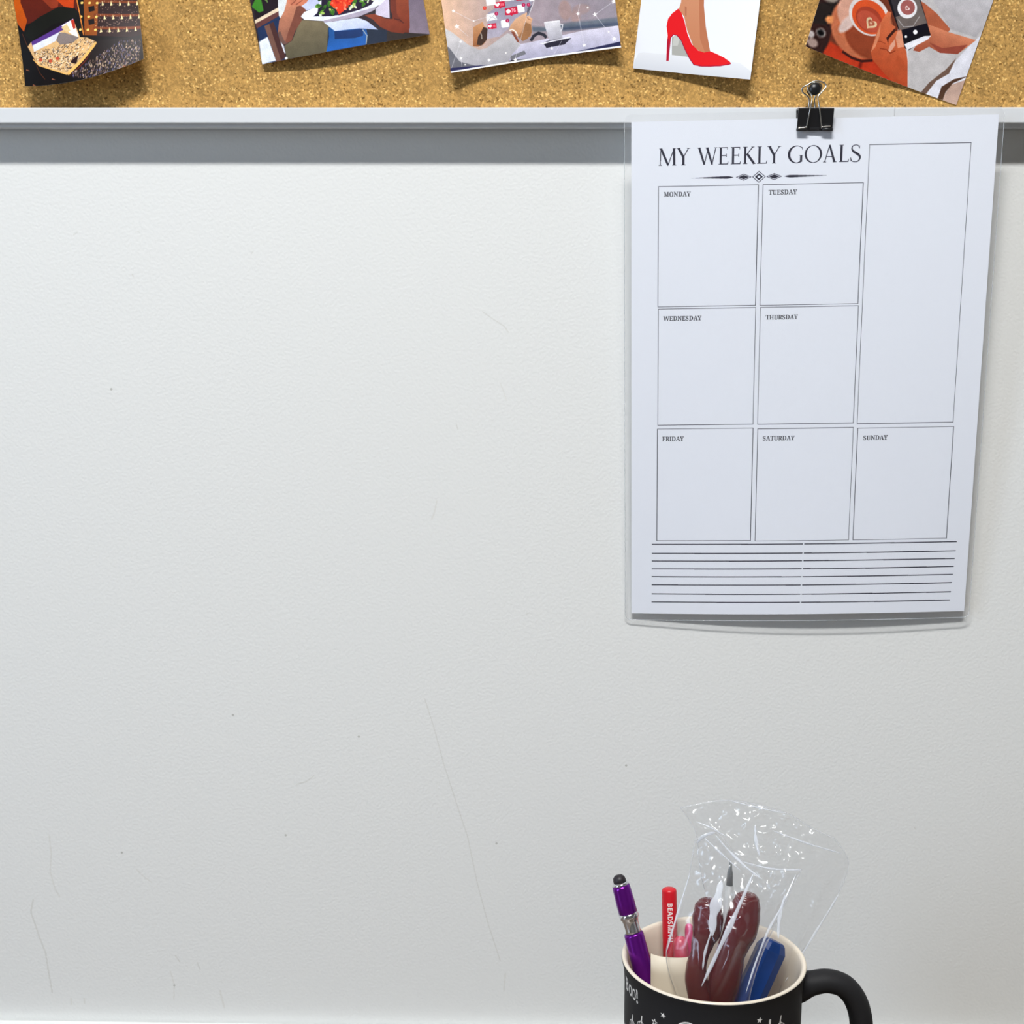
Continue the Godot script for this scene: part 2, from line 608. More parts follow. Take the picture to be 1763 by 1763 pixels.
# ---------------------------------------------------------------- prints
# bl, br, tl: corners on the board; w, h: size in the print's own units; lift(s, u): height off the cork, with a sag along the sheet
func print_sheet(label: String, t: Texture2D, bl: Vector3, br: Vector3, tl: Vector3, lift: Callable) -> void:
	var nu := 40
	var nv := 44
	var P := []
	var U := []
	for j in nv + 1:
		var v := j / float(nv)
		var row := []
		var ur := []
		for i in nu + 1:
			var u := i / float(nu)
			var e: Vector2 = lift.call(u, v)
			row.append(bl + (br - bl) * u + (tl - bl) * v - (tl - bl).normalized() * e.y + Vector3(0, 0, e.x))
			ur.append(Vector2(u, 1.0 - v))
		P.append(row)
		U.append(ur)
	var st := begin()
	grid(st, P, U)
	st.generate_normals()
	var gloss := tex_mat(t, 0.34)
	gloss.metallic_specular = 0.3
	st.set_material(gloss)
	var mesh := st.commit()
	# back and edge of the photo paper
	var th := 0.00025
	var bk := begin()
	bk.set_smooth_group(-1)
	for j in nv:
		for i in nu:
			var q := [P[j][i], P[j + 1][i], P[j + 1][i + 1], P[j][i + 1]]
			for k in [0, 2, 1, 0, 3, 2]:
				bk.add_vertex(q[k] - Vector3(0, 0, th))
	var rim := []
	for i in nu:
		rim.append([P[0][i], P[0][i + 1]])
		rim.append([P[nv][i + 1], P[nv][i]])
	for j in nv:
		rim.append([P[j + 1][0], P[j][0]])
		rim.append([P[j][nu], P[j + 1][nu]])
	for e in rim:
		var z := Vector3(0, 0, th)
		for q in [e[0], e[1], e[1] - z, e[0], e[1] - z, e[0] - z]:
			bk.add_vertex(q)
	bk.generate_normals()
	bk.set_material(mat(Color8(240, 240, 238), 0.6))
	bk.commit(mesh)
	var o := obj("photo_print", mesh, null)
	tag(o, label, "photo print", "photo prints on the cork board")

func build_prints() -> void:
	var sans := font_of("Droid Sans", 700)
	var rng := RandomNumberGenerator.new()
	rng.seed = 11
	# --- theatre: red curtain, orchestra on the stage, lit balconies, dark audience
	var c := Canvas.new(209, 300, 6.0, Color8(24, 19, 20))
	c.pg2([23, 10, 132.5, 34, 109, 174, 107.5, 197, 100, 187.5, 78.5, 186, 17.5, 200.5, 8, 170.5], Color8(150, 60, 30), Color8(96, 34, 22))
	c.pg([59.5, 49, 79, 53.5, 78, 171.5, 74.5, 183.5, 63, 184, 45.5, 161.5], Color8(150, 62, 36))
	c.pg2([17, 40, 35, 44, 11.5, 163.5, 18, 194.5, 9.5, 211, -2.5, 191.5, 1.5, 145.5], Color8(226, 128, 30), Color8(190, 84, 16))
	c.pg([85, 54.5, 125.5, 63.5, 101, 191, 85, 185.5, 69.5, 167], Color8(200, 74, 24))
	c.pg([103, 58.5, 115, 61.5, 93, 175, 99.5, 182.5, 88, 167.5], Color8(232, 130, 40))
	c.pg([14, 210.5, 20.5, 201, 39.5, 193, 74, 184, 85, 185, 107.5, 197, 103, 206, 61.5, 208.5, 20.5, 227.5, 10, 216], Color8(27, 28, 22))
	c.pg([-3, 186.5, 7.5, 212.5, 34, 287, 39.5, 308, -2, 302.5], Color8(20, 17, 18))
	c.path([6, 213, 12.5, 235.5, 20, 252.5, 29, 279.5, 38, 291], 6.0 / 6.53, Color8(110, 62, 36))
	c.pg([12.5, 235.5, 20, 229, 98, 206.5, 106.5, 237, 118.5, 240, 134.5, 250.5, 80.5, 289, 48.5, 276, 28, 268.5, 20, 252.5], Color8(222, 184, 132))
	c.pg([20, 229, 98, 206.5, 100, 214, 21.5, 237.5], Color8(96, 62, 140))
	c.pg([21.5, 235, 71.5, 222.5, 83, 226.5, 66, 234.5, 23, 245.5], Color8(226, 228, 236))
	c.pg([71.5, 223.5, 80.5, 225, 105, 237, 92.5, 243.5, 71, 242, 64.5, 234], Color8(140, 128, 124))
	c.pg([76.5, 213.5, 98, 207, 104, 236.5, 93.5, 231], Color8(240, 238, 232))
	c.pg([76, 216.5, 86, 212.5, 91.5, 224.5, 83.5, 224.5], Color8(226, 200, 150))
	c.pg([93.5, 208.5, 99.5, 208, 100.5, 222, 96.5, 222.5], Color8(190, 60, 44))
	var kb := Canvas.pts([21.5, 246.5, 115, 240.5, 130.5, 250.5, 79.5, 286, 25.5, 264.5])
	for i in 5200:
		var q := Vector2(rng.randf_range(0, 209), rng.randf_range(195, 300))
		if Geometry2D.is_point_in_polygon(q, kb):
			var tone: Color = [Color8(34, 28, 34), Color8(250, 240, 225), Color8(48, 36, 42), Color8(250, 232, 206), Color8(120, 84, 66), Color8(210, 160, 110)][rng.randi() % 6]
			c.line(q, q + Vector2(rng.randf_range(1.0, 2.6), rng.randf_range(-1.2, -0.4)), 0.9, 0.9, tone)
	c.soften(0.35)
	for q in [[51, 264], [64, 262], [33.5, 260]]:
		c.dot(q[0], q[1], 3.2, 2.6, Color8(196, 92, 66))
	c.pg([86, 270, 101.5, 262.5, 96, 275.5, 90, 273.5], Color8(48, 26, 30))
	c.path([133.5, 251, 107.5, 271.5, 80, 288.5], 4.0, Color8(238, 188, 108))
	c.path([19.5, 257, 29.5, 268.5, 48.5, 276, 79, 288.5], 1.6, Color8(240, 190, 110))
	c.path([137, 253, 110, 275.5, 83.5, 291.5], 2.0, Color8(110, 44, 34))
	# balconies with lamps, then the audience below
	c.pg([132.5, 34, 247, 59, 208, 262.5, 157.5, 247, 114.5, 236], Color8(52, 28, 28))
	c.pg([132.5, 34, 167.5, 41.5, 135.5, 240.5, 114.5, 236], Color8(150, 82, 30))
	var bandy := [-480.0, -350.0, -220.0, -95.0, 75.0, 215.0, 345.0]
	for i in bandy.size():
		var y: float = bandy[i]
		var p := lap(1100, y)
		var q := lap(1640, y + 10)
		c.line(p, q, 4.2, 4.2, Color8(136, 68, 32))
		for k in 5:
			var l := lap(1220 + k * 95 - (0 if i % 2 else 30), y + 20)
			c.pg([l.x - 2.2, l.y + 4, l.x, l.y - 4, l.x + 2.2, l.y + 4], Color8(255, 236, 180))
		for k in 3:
			var l := lap(960 + k * 85, y + 20)
			c.dot(l.x, l.y, 2.4, 2.0, Color8(255, 214, 120))
		var wq := lap(1030 + i * 8, y - 60)
		c.rect(wq.x - 5, wq.y - 4, wq.x + 5, wq.y + 4, Color8(26, 16, 18))
	c.path([107.5, 169, 113, 235.5], 1.8, Color8(226, 140, 60))
	for i in 420:
		var l := lap(rng.randf_range(1120, 1620), rng.randf_range(-600, 400))
		c.dot(l.x, l.y, 0.6, 0.6, Color8(200, 170, 150))
	c.pg([137, 248.5, 208.5, 259.5, 208.5, 300, 186, 311, 165.5, 312.5, 81.5, 292, 111, 277], Color8(38, 28, 28))
	for i in 1300:
		var X := rng.randf_range(900, 1640)
		var Y := rng.randf_range(470, 815)
		if (X - 900) * 0.9 + (Y - 470) * 1.5 > 460:
			var l := lap(X, Y)
			var e := l + Vector2(0.6, rng.randf_range(1.2, 3.4)).rotated(0.5)
			c.line(l, e, 0.9, 0.9, [Color8(214, 190, 160), Color8(150, 120, 110), Color8(110, 110, 150), Color8(90, 70, 60)][rng.randi() % 4])
	for q in [[8, 274], [53.5, 292.5], [60.5, 305], [17.5, 299], [80, 309.5], [177.5, 299.5]]:
		c.line(Vector2(q[0] - 3, q[1] - 1), Vector2(q[0] + 3, q[1] + 1), 2.2, 1.0, Color8(150, 96, 70))
	print_sheet("curled photo print of a theatre with lit balconies and an orchestra on its stage", c.photo(627, 900, 1), Vector3(-0.3024, 1.3529, 0.0139), Vector3(-0.2318, 1.3676, 0.0139), Vector3(-0.3169, 1.4555, 0.0139), func(u, v):
		var low := maxf(0.0, 1.0 - v / 0.55)
		return Vector2(0.003 + 0.012 * low * low * (0.7 + 0.3 * u) + 0.006 * low * sin(PI * u), 0.0045 * pow(sin(PI * u), 0.9) * low * low))

	# --- woman in jeans holding a plate of salad
	c = Canvas.new(291, 205, 6.0, Color8(60, 50, 56))
	c.pg([12.5, 4.5, 65.5, 14, 43, 124, 2.5, 130.5], Color8(44, 34, 42))
	c.pg([1, 108.5, 10.5, 95.5, 23.5, 65.5, 19.5, 102, 20, 119, 11.5, 120.5, 5, 113.5], Color8(74, 142, 52))
	c.pg([21, 94.5, 26.5, 85.5, 30, 106, 29, 107.5], Color8(116, 150, 84))
	c.pg([3.5, 97.5, 11.5, 63, 17, 64.5, 8.5, 96], Color8(100, 150, 80))
	c.pg([3, 144.5, 45.5, 131.5, 37.5, 172, 40.5, 194.5, 44.5, 205, 0.5, 205], Color8(44, 62, 98))
	c.pg([1.5, 167.5, 18, 162, 25, 203.5, -0.5, 205], Color8(236, 242, 250))
	c.pg([37.5, 172, 43, 182, 43.5, 195, 38.5, 192], Color8(225, 228, 236))
	c.soften(1.6)
	c.pg([1.5, 131.5, 46.5, 117.5, 47, 123.5, 1.5, 137], Color8(232, 214, 188))
	c.pg([1.5, 137, 47, 123.5, 46, 131.5, 2.5, 145.5], Color8(112, 72, 70))
	c.pg([16, 144, 33, 140, 42.5, 200.5, 30.5, 205.5, 25, 204.5], Color8(128, 94, 82))
	c.pg([25, 141.5, 33, 140, 42.5, 200.5, 33.5, 205], Color8(88, 58, 56))
	c.pg([63, 13.5, 88, 18, 66, 108.5, 64, 118, 47.5, 140.5, 44, 132, 46, 114.5], Color8(226, 230, 230))
	c.pg2([79, 145, 132.5, 157.5, 126.5, 168.5, 114, 205.5, 43.5, 204.5, 44.5, 181.5, 59, 176], Color8(136, 124, 98), Color8(104, 98, 80))
	c.pg([120.5, 23.5, 150.5, 29, 121.5, 114.5, 114.5, 130, 91.5, 131.5, 84, 121.5], Color8(202, 208, 236))
	c.pg2([62.5, 110, 54.5, 126, 43, 139.5, 37, 158.5, 37.5, 172, 43.5, 180, 58, 176, 67, 161.5, 82, 145.5, 92, 130.5, 84, 120.5, 80.5, 115], Color8(216, 148, 116), Color8(150, 104, 88))
	c.pg([77, 122, 67.5, 140, 55.5, 159.5, 44.5, 180.5, 58, 176, 67, 161.5, 82, 145.5, 92, 130.5, 84, 121.5], Color8(134, 84, 70))
	c.pg([37, 158.5, 37.5, 172, 43.5, 180, 50, 178.5, 45, 173.5, 41.5, 157], Color8(120, 92, 84))
	c.pg2([69, 73.5, 109.5, 81, 102.5, 111, 95, 118.5, 85.5, 122.5, 77.5, 119.5, 68, 118.5, 62.5, 110], Color8(226, 160, 130), Color8(206, 128, 100))
	c.path([68, 117.5, 76, 113, 84, 105.5, 89, 100.5], 1.4, Color8(150, 84, 66))
	c.path([76.5, 119, 87.5, 114, 94.5, 107.5], 1.4, Color8(150, 84, 66))
	c.path([64, 104, 73, 107.5, 77.5, 100.5], 1.4, Color8(170, 100, 80))
	c.pg2([252.5, 37, 287.5, 43, 259, 198.5, 230.5, 193.5], Color8(170, 96, 68), Color8(120, 56, 42))
	c.pg2([284, 42.5, 310.5, 47, 292, 204.5, 256.5, 200.5], Color8(110, 100, 116), Color8(146, 132, 146))
	c.pg([123.5, 165.5, 206.5, 182.5, 227.5, 188.5, 246.5, 196.5, 292, 204.5, 290, 213, 113.5, 210], Color8(46, 56, 74))
	c.pg2([124.5, 166, 187.5, 179, 187.5, 190, 181.5, 204.5, 113.5, 204.5, 122.5, 181], Color8(40, 92, 150), Color8(46, 108, 186))
	c.pg([133, 174, 181.5, 178, 180, 189, 165.5, 190.5, 131.5, 186.5], Color8(32, 62, 112))
	c.path([181, 179, 186.5, 190, 182.5, 203.5], 1.6, Color8(170, 180, 190))
	c.pg([221, 188.5, 258.5, 197, 292, 204.5, 290, 213, 216.5, 210.5], Color8(62, 54, 52))
	c.pg2([188, 156, 205.5, 156.5, 223, 167.5, 236.5, 170.5, 238, 131, 266.5, 136, 263.5, 166.5, 260, 189, 247.5, 196.5, 227, 190.5, 211.5, 180, 200.5, 165], Color8(160, 84, 58), Color8(132, 62, 44))
	c.pg([241.5, 101, 250, 102.5, 242.5, 162.5, 250, 179.5, 236.5, 170.5, 233, 154.5], Color8(126, 62, 48))
	c.path([236.5, 170, 245.5, 173, 251, 179.5], 1.6, Color8(92, 46, 40))
	c.pg([209, 148, 219, 142, 237.5, 100, 239.5, 100.5, 229.5, 168, 222, 165.5, 207, 158], Color8(216, 208, 226))
	c.pg2([118, 156, 134, 157.5, 176.5, 158, 191, 166.5, 207, 183.5, 175, 176, 134, 173.5], Color8(226, 232, 248), Color8(186, 198, 232))
	c.pg([81, 139.5, 88.5, 133, 113.5, 128.5, 137, 85.5, 160, 89.5, 159.5, 149, 160, 157.5, 123, 155, 86, 146], Color8(243, 247, 255))
	c.pg([112, 152, 126.5, 80.5, 228, 98.5, 229.5, 135, 219, 143, 203, 147.5, 162.5, 150.5, 118.5, 153.5], Color8(236, 239, 250))
	c.pg([118.5, 153, 163, 150.5, 203, 146.5, 210.5, 146, 206.5, 150.5, 179, 157, 139.5, 157.5, 118, 156.5], Color8(182, 174, 190))
	c.pg([102, 143, 109.5, 139, 119, 126.5, 137, 85.5, 170, 91.5, 160.5, 145, 134, 148.5], Color8(38, 30, 62))
	c.pg([116, 144.5, 128.5, 80.5, 215.5, 96, 211, 133, 202, 141, 181, 146, 147.5, 149], Color8(42, 30, 58))
	for i in 520:
		var p2 := Canvas.pts([114, 143, 111.5, 121.5, 125.5, 106.5, 141.5, 94, 213, 96, 208, 131, 191, 140, 173, 142.5])
		var q := Vector2(rng.randf_range(100, 240), rng.randf_range(40, 205))
		if Geometry2D.is_point_in_polygon(q, p2):
			c.dot(q.x, q.y, rng.randf_range(3, 6), rng.randf_range(1.6, 3), [Color8(66, 120, 40), Color8(104, 156, 60), Color8(38, 74, 32), Color8(180, 210, 110), Color8(228, 232, 206)][rng.randi() % 5], rng.randf() * 3.0)
	c.pg([133.5, 129, 140, 118, 155, 85.5, 182.5, 90.5, 175, 128.5, 163.5, 136.5, 154.5, 143.5, 145.5, 148, 142.5, 138], Color8(226, 66, 36))
	for i in 260:
		var p3 := Canvas.pts([133.5, 129, 140, 118, 153, 96, 180.5, 101, 175, 128.5, 163.5, 136.5, 154.5, 143.5, 145.5, 148, 142.5, 138])
		var q := Vector2(rng.randf_range(120, 190), rng.randf_range(100, 200))
		if Geometry2D.is_point_in_polygon(q, p3):
			c.dot(q.x, q.y, rng.randf_range(1.6, 3.6), rng.randf_range(1.0, 2.4), [Color8(244, 108, 66), Color8(250, 150, 120), Color8(206, 40, 26), Color8(236, 84, 50)][rng.randi() % 4], rng.randf() * 3.0)
	c.path([197, 137, 200, 131, 202.5, 123.5], 2.6, Color8(220, 236, 190))
	c.path([111.5, 140, 114.5, 131], 3.0, Color8(34, 28, 40))
	c.dot(lap2(680, 1062).x, lap2(680, 1062).y, 2.6, 2.4, Color8(240, 240, 240))
	print_sheet("photo print of a woman in jeans holding a plate of salad", c.photo(873, 615, 2), Vector3(-0.1655, 1.3659, 0.0139), Vector3(-0.068, 1.3823, 0.0139), Vector3(-0.178, 1.4343, 0.0139), func(u, v):
		var low := maxf(0.0, 1.0 - v / 0.8)
		return Vector2(0.0005 + 0.0068 * low * (0.35 + 0.65 * sin(PI * clampf(u * 0.9 + 0.05, 0, 1))), 0.0))

	# --- hands holding a tablet with message icons, coffee cup on a table
	c = Canvas.new(293, 205, 6.0, Color8(190, 174, 174))
	for i in 60:
		var f := i / 59.0
		var col := Color8(226, 188, 160).lerp(Color8(176, 162, 168), clampf(f * 2.4, 0, 1)).lerp(Color8(150, 142, 152), clampf(f * 2.0 - 1.0, 0, 1))
		c.rect(f * 293 - 3, 0, f * 293 + 4, 205, col)
	for i in 14:
		c.dot(rng.randf_range(170, 293), rng.randf_range(0, 150), rng.randf_range(5, 16), rng.randf_range(8, 20), Color8(150, 140, 148).lerp(Color8(176, 150, 146), rng.randf()))
	c.pg([147, 148.5, 169, 153, 213, 151.5, 297, 155, 297, 168, 198.5, 163.5, 148, 158], Color8(112, 120, 132))
	c.pg([199.5, 157.5, 296, 162, 297, 169, 198.5, 164], Color8(86, 96, 116))
	c.soften(3.0)
	c.pg2([98, 176, 131, 175, 172.5, 173, 235, 168, 295, 168, 296.5, 202, 230.5, 203.5, 126.5, 206.5, 102.5, 202.5], Color8(218, 214, 228), Color8(178, 176, 198))
	c.path([142.5, 172.5, 149, 164.5, 157.5, 161.5, 166.5, 166, 169.5, 171.5], 5.0, Color8(58, 58, 70))
	c.pg([205.5, 203, 295.5, 195, 294, 204.5, 228, 204, 215.5, 204.5], Color8(42, 44, 84))
	c.pg([105, 200, 160, 204, 168, 207, 118.5, 206, 96, 204], Color8(40, 38, 48))
	c.pg([103.5, 193.5, 129.5, 187, 131.5, 193.5, 120, 196, 105, 200], Color8(128, 128, 134))
	c.pg2([168.5, 144.5, 196, 145.5, 197, 176.5, 174, 178.5], Color8(228, 226, 230), Color8(176, 174, 184))
	c.pg([169.5, 144, 196, 145, 196, 147, 169.5, 146.5], Color8(238, 236, 240))
	c.path([194, 151.5, 200, 153, 197.5, 161.5, 194, 164], 2.0, Color8(220, 218, 224))
	c.pg([162.5, 178.5, 172, 177, 193, 176, 212, 178, 202, 184.5, 199.5, 187, 167.5, 188.5], Color8(54, 52, 66))
	c.pg([156.5, 179, 192.5, 176.5, 209.5, 174.5, 209, 177.5, 171.5, 180, 162, 181.5], Color8(236, 234, 240))
	c.pg2([-30, 113.5, 0, 129, 12, 138.5, 35.5, 162.5, 52.5, 173.5, 65, 173.5, 105, 153.5, 116.5, 160.5, 124.5, 177, 108, 190, 98, 204, -0.5, 201, -42, 200.5], Color8(224, 220, 218), Color8(176, 174, 180))
	c.pg([-33, 138, 2.5, 162, 17.5, 188.5, 50.5, 203, -0.5, 201, -42, 200.5], Color8(112, 112, 120))
	c.pg2([75.5, 115, 100.5, 103.5, 126.5, 98, 160, 78.5, 163.5, 79, 151.5, 114, 143.5, 129, 121, 137, 90.5, 157, 68.5, 158], Color8(150, 146, 164), Color8(184, 178, 192))
	c.path([161.5, 92.5, 155, 110.5, 144.5, 129.5], 1.0, Color8(226, 224, 228))
	c.pg([144.5, 116, 153.5, 111.5, 144.5, 129, 140, 129], Color8(110, 106, 120))
	c.pg2([48, 134.5, 65.5, 128, 66.5, 135.5, 71.5, 140.5, 68, 159.5, 60.5, 166.5, 51.5, 168.5, 43.5, 166.5], Color8(214, 162, 116), Color8(160, 104, 66))
	c.pg([65, 137, 72, 140.5, 68, 159.5, 57.5, 167.5, 50, 165, 54, 151.5, 59.5, 145.5], Color8(74, 54, 44))
	c.path([59, 145.5, 60.5, 151, 60, 156.5], 1.2, Color8(196, 188, 176))
	c.pg2([107.5, 150, 111.5, 141, 121.5, 131.5, 132.5, 126.5, 142, 123.5, 142, 127, 139.5, 130.5, 145, 130, 150.5, 136, 147, 143.5, 147, 152, 144, 164, 128.5, 171, 121.5, 162, 116, 153], Color8(232, 190, 156), Color8(190, 140, 104))
	c.pg([137.5, 139.5, 146.5, 145, 146, 158.5, 137, 168.5, 128.5, 171, 122.5, 163, 128.5, 156], Color8(166, 122, 86))
	c.pg([111, 152, 116, 153, 122, 169, 123.5, 174, 119, 170.5], Color8(146, 84, 66))
	c.path([108.5, 149.5, 113.5, 148.5, 118.5, 152.5, 121.5, 160.5], 1.8, Color8(250, 246, 240))
	c.path([140.5, 130.5, 143.5, 135.5, 147.5, 137.5], 1.0, Color8(170, 116, 84))
	var red := Color8(206, 36, 72)
	var white := Color8(252, 252, 252)
	c.pg([88.5, 98.5, 107, 99, 107, 109, 100, 109, 98.5, 111, 96.5, 109, 88.5, 109], red)
	var hq := lae(540, 210)
	c.heart(hq.x, hq.y, 4.0, white, -0.1)
	hq = lae(610, 240)
	c.text("38", sans, hq.x, hq.y, 6.5, 4.2, Color8(250, 150, 160), -0.0)
	c.pg([105.5, 111.5, 126.5, 111, 127, 123.5, 118, 124, 115.5, 126, 114.5, 124, 105, 123], red)
	hq = lae(815, 375)
	c.dot(hq.x, hq.y, 3.9, 3.6, white)
	hq = lae(890, 405)
	c.text("76", sans, hq.x, hq.y, 8.0, 6.6, Color8(250, 190, 200), 0.02)
	c.pg([127.5, 88.5, 151.5, 89.5, 151, 103, 127, 101.5], red)
	hq = lae(1060, 50)
	c.dot(hq.x + 3, hq.y - 5, 2.4, 2.4, white)
	c.pg([hq.x - 1, hq.y + 1, hq.x + 1, hq.y - 3, hq.x + 5, hq.y - 3, hq.x + 7, hq.y], white)
	hq = lae(1170, 30)
	c.text("33", sans, hq.x, hq.y, 8.5, 6.4, Color8(250, 150, 170), 0.02)
	c.pg([73, 133.5, 87.5, 133.5, 87.5, 142.5, 81.5, 142, 80, 143.5, 79, 142, 73, 141.5], red)
	hq = lae(360, 745)
	c.heart(hq.x, hq.y, 3.2, white, -0.1)
	hq = lae(425, 765)
	c.text("38", sans, hq.x, hq.y, 5.2, 3.4, Color8(244, 150, 160), 0.0)
	for r in [[370, 100, 115, 120], [1130, 300, 90, 100], [730, 680, 95, 95], [1400, 60, 70, 60]]:
		var o := lae(r[0], r[1])
		var wx: float = r[2] / 14.69
		var hy: float = r[3] / 14.69
		c.pg([o.x - wx + 1.5, o.y - hy, o.x + wx - 1.5, o.y - hy, o.x + wx, o.y - hy + 1.5, o.x + wx, o.y + hy - 1.5, o.x + wx - 1.5, o.y + hy, o.x - wx + 1.5, o.y + hy, o.x - wx, o.y + hy - 1.5, o.x - wx, o.y - hy + 1.5], white)
	c.pg([73, 117, 86.5, 116, 90.5, 128.5, 72, 128], white)
	c.path([75, 118.5, 81.5, 123.5, 87.5, 117.5], 0.7, Color8(150, 150, 160))
	c.path([75.5, 128, 79.5, 123.5], 0.7, Color8(150, 150, 160))
	c.path([89, 128, 83.5, 123], 0.7, Color8(150, 150, 160))
	c.pg([99, 81.5, 124.5, 82.5, 123, 100, 99, 98], white)
	c.path([101.5, 97.5, 108, 90], 0.8, Color8(150, 150, 160))
	c.path([120.5, 99, 115.5, 91], 0.8, Color8(150, 150, 160))
	for r in [[515, 430], [795, 605], [1195, 215], [1320, 210], [220, 290], [460, 10]]:
		var o := lae(r[0], r[1])
		c.dot(o.x, o.y, 3.2, 3.2, Color8(186, 40, 92) if r[0] != 220 else Color8(220, 80, 60))
		c.text("1", sans, o.x - 0.7, o.y + 1.8, 1.4, 3.4, Color8(250, 170, 190), 0.0)
	var pale := Color8(232, 228, 236)
	for l in [[18.5, 102.5, 49, 124.5, 81, 120], [23.5, 154.5, 2, 197.5], [20.5, 129.5, 37.5, 148.5], [20.5, 183, 20, 201.5], [157, 107, 141, 131, 111, 201], [228, 138, 232, 192.5], [256, 144.5, 283, 188.5], [256, 144.5, 290.5, 127], [194.5, 180.5, 176.5, 204.5], [228, 138, 233.5, 122.5]]:
		c.path(l, 0.5, pale)
	for r in [[205, 122, 2.4], [235, 250, 3.2], [265, 375, 2.0], [270, 512, 2.2], [505, 530, 2.4], [725, 528, 3.0], [1030, 430, 2.0], [1385, 148, 3.2], [1245, 142, 2.4], [1300, 402, 2.6], [1545, 348, 3.2], [1540, 38, 3.4], [1325, 92, 1.6], [1500, 290, 1.6], [375, 205, 1.6], [305, 565, 1.4], [645, 470, 1.4], [1270, 460, 1.6]]:
		var o := lad(r[0], r[1])
		c.star(o.x, o.y, r[2] * 1.5, Color8(252, 248, 246))
		c.dot(o.x, o.y, r[2] * 0.5, r[2] * 0.5, Color8(255, 250, 244))
	c.pg([-2, 196.5, 45, 200, 94, 204.5, 93.5, 206, -1, 203], Color8(44, 44, 92))
	c.rect(0, 202.2, 293, 205, Color8(246, 247, 246))
	print_sheet("photo print of a person holding a tablet with red and white message icons", c.photo(879, 615, 3), Vector3(-0.0555, 1.3603, 0.0139), Vector3(0.0423, 1.3744, 0.0139), Vector3(-0.065, 1.4286, 0.0139), func(u, v):
		var low := maxf(0.0, 1.0 - v / 0.7)
		return Vector2(0.0006 + 0.0085 * low * (0.25 + 0.75 * pow(absf(2 * u - 1), 1.6)), -0.0012 * sin(PI * u) * low))

	# --- red high heel
	c = Canvas.new(199, 300, 6.0, Color8(236, 239, 246))
	c.pg2([-0.5, 301, 1.5, 287, 6.5, 274, 15, 272, 59.5, 271.5, 90.5, 272, 127.5, 270, 159, 273, 179.5, 275, 198, 286, 203.5, 302.5], Color8(230, 232, 236), Color8(210, 213, 219))
	c.pg([59.5, 243, 65.5, 238, 77, 248, 92, 272, 63, 271.5], Color8(172, 172, 166))
	c.pg([62.5, 240, 66.5, 237.5, 73, 243.5, 71, 255.5, 62, 256.5], Color8(198, 198, 192))
	c.pg2([50.5, 21.5, 87.5, 17, 106.5, 186.5, 114, 220, 126.5, 259.5, 116.5, 264, 98.5, 256, 83.5, 228.5, 75.5, 207, 65, 196, 67.5, 184], Color8(224, 166, 132), Color8(196, 128, 92))
	c.pg([76.5, 18.5, 87.5, 17, 106.5, 186.5, 114, 220, 126.5, 259.5, 118, 261.5, 107, 241, 101, 204], Color8(186, 116, 82))
	c.pg([74.5, 190, 78, 191.5, 79.5, 206.5, 77, 205], Color8(178, 112, 82))
	c.pg([64, 195, 70.5, 201.5, 77.5, 215.5, 85, 235, 94.5, 251, 106, 260, 116.5, 262.5, 126.5, 259.5, 137, 262.5, 151.5, 268, 160.5, 273, 164, 276, 161.5, 279, 148, 281.5, 129.5, 285, 112.5, 286, 102, 284, 94, 275, 83.5, 259.5, 76, 246.5, 67.5, 238.5, 61.5, 238, 58, 243, 58, 260.5, 59, 281.5, 55, 282.5, 52.5, 257.5, 52, 240.5, 48, 225.5, 49, 213.5, 54.5, 204], Color8(228, 26, 34))
	c.path([58, 282, 57.5, 260.5, 57.5, 243.5, 61.5, 238, 67.5, 238.5, 76, 246.5, 83.5, 259.5, 94, 275, 102, 284, 116, 285.5, 146.5, 282, 163.5, 277], 1.2, Color8(150, 18, 60))
	c.pg([55, 282.5, 53.5, 261, 52.5, 244, 55, 247, 59, 281.5], Color8(176, 22, 50))
	print_sheet("photo print of a red high heel shoe on a white ground", c.finish(597, 900), Vector3(0.0497, 1.3637, 0.0139), Vector3(0.1165, 1.3565, 0.0139), Vector3(0.0608, 1.4643, 0.0139), func(u, v):
		var low := maxf(0.0, 1.0 - v / 0.8)
		return Vector2(0.0006 + 0.0075 * low * (0.12 + 0.88 * u * u) + 0.0018 * u, 0.0))

	# --- hands photographing a cup of coffee with a phone
	c = Canvas.new(282, 203, 6.0, Color8(214, 212, 216))
	c.pg([0, 216, -26.5, 21, 127, -34, 150.5, 173, 117, 208.5, 194.5, 214], Color8(120, 62, 44))
	c.pg([-0.5, 203.5, -15.5, 74, 21.5, 60.5, 38.5, 111.5, 35, 149, 35.5, 164.5, 37, 202.5], Color8(58, 36, 34))
	c.pg([-2, 162, 1, 127, 34, 111.5, 31, 136.5, 22, 158], Color8(44, 36, 34))
	c.dot(lah(490, 10).x, lah(490, 10).y, 17, 10, Color8(150, 140, 130))
	c.dot(lah(350, 575).x, lah(350, 575).y, 9, 7.5, Color8(150, 142, 138))
	c.dot(lah(345, 575).x, lah(345, 575).y, 6, 5.2, Color8(20, 18, 20))
	c.dot(lah(190, 600).x, lah(190, 600).y, 6, 6, Color8(190, 180, 178))
	c.dot(lah(210, 730).x, lah(210, 730).y, 10, 7.5, Color8(168, 146, 138))
	c.pg2([32, 202, 38, 179.5, 65, 183.5, 98, 186.5, 125, 181.5, 147.5, 163, 185, 206.5, 129, 210.5], Color8(170, 60, 36), Color8(206, 70, 40))
	c.pg([99, 190.5, 103.5, 190, 104.5, 202, 98.5, 202], Color8(130, 40, 26))
	var jug := lah(1010, 480)
	c.dot(jug.x, jug.y, 56, 51, Color8(196, 118, 84), 0.25)
	c.dot(jug.x - 5, jug.y - 16, 46, 36, Color8(212, 164, 144), 0.25)
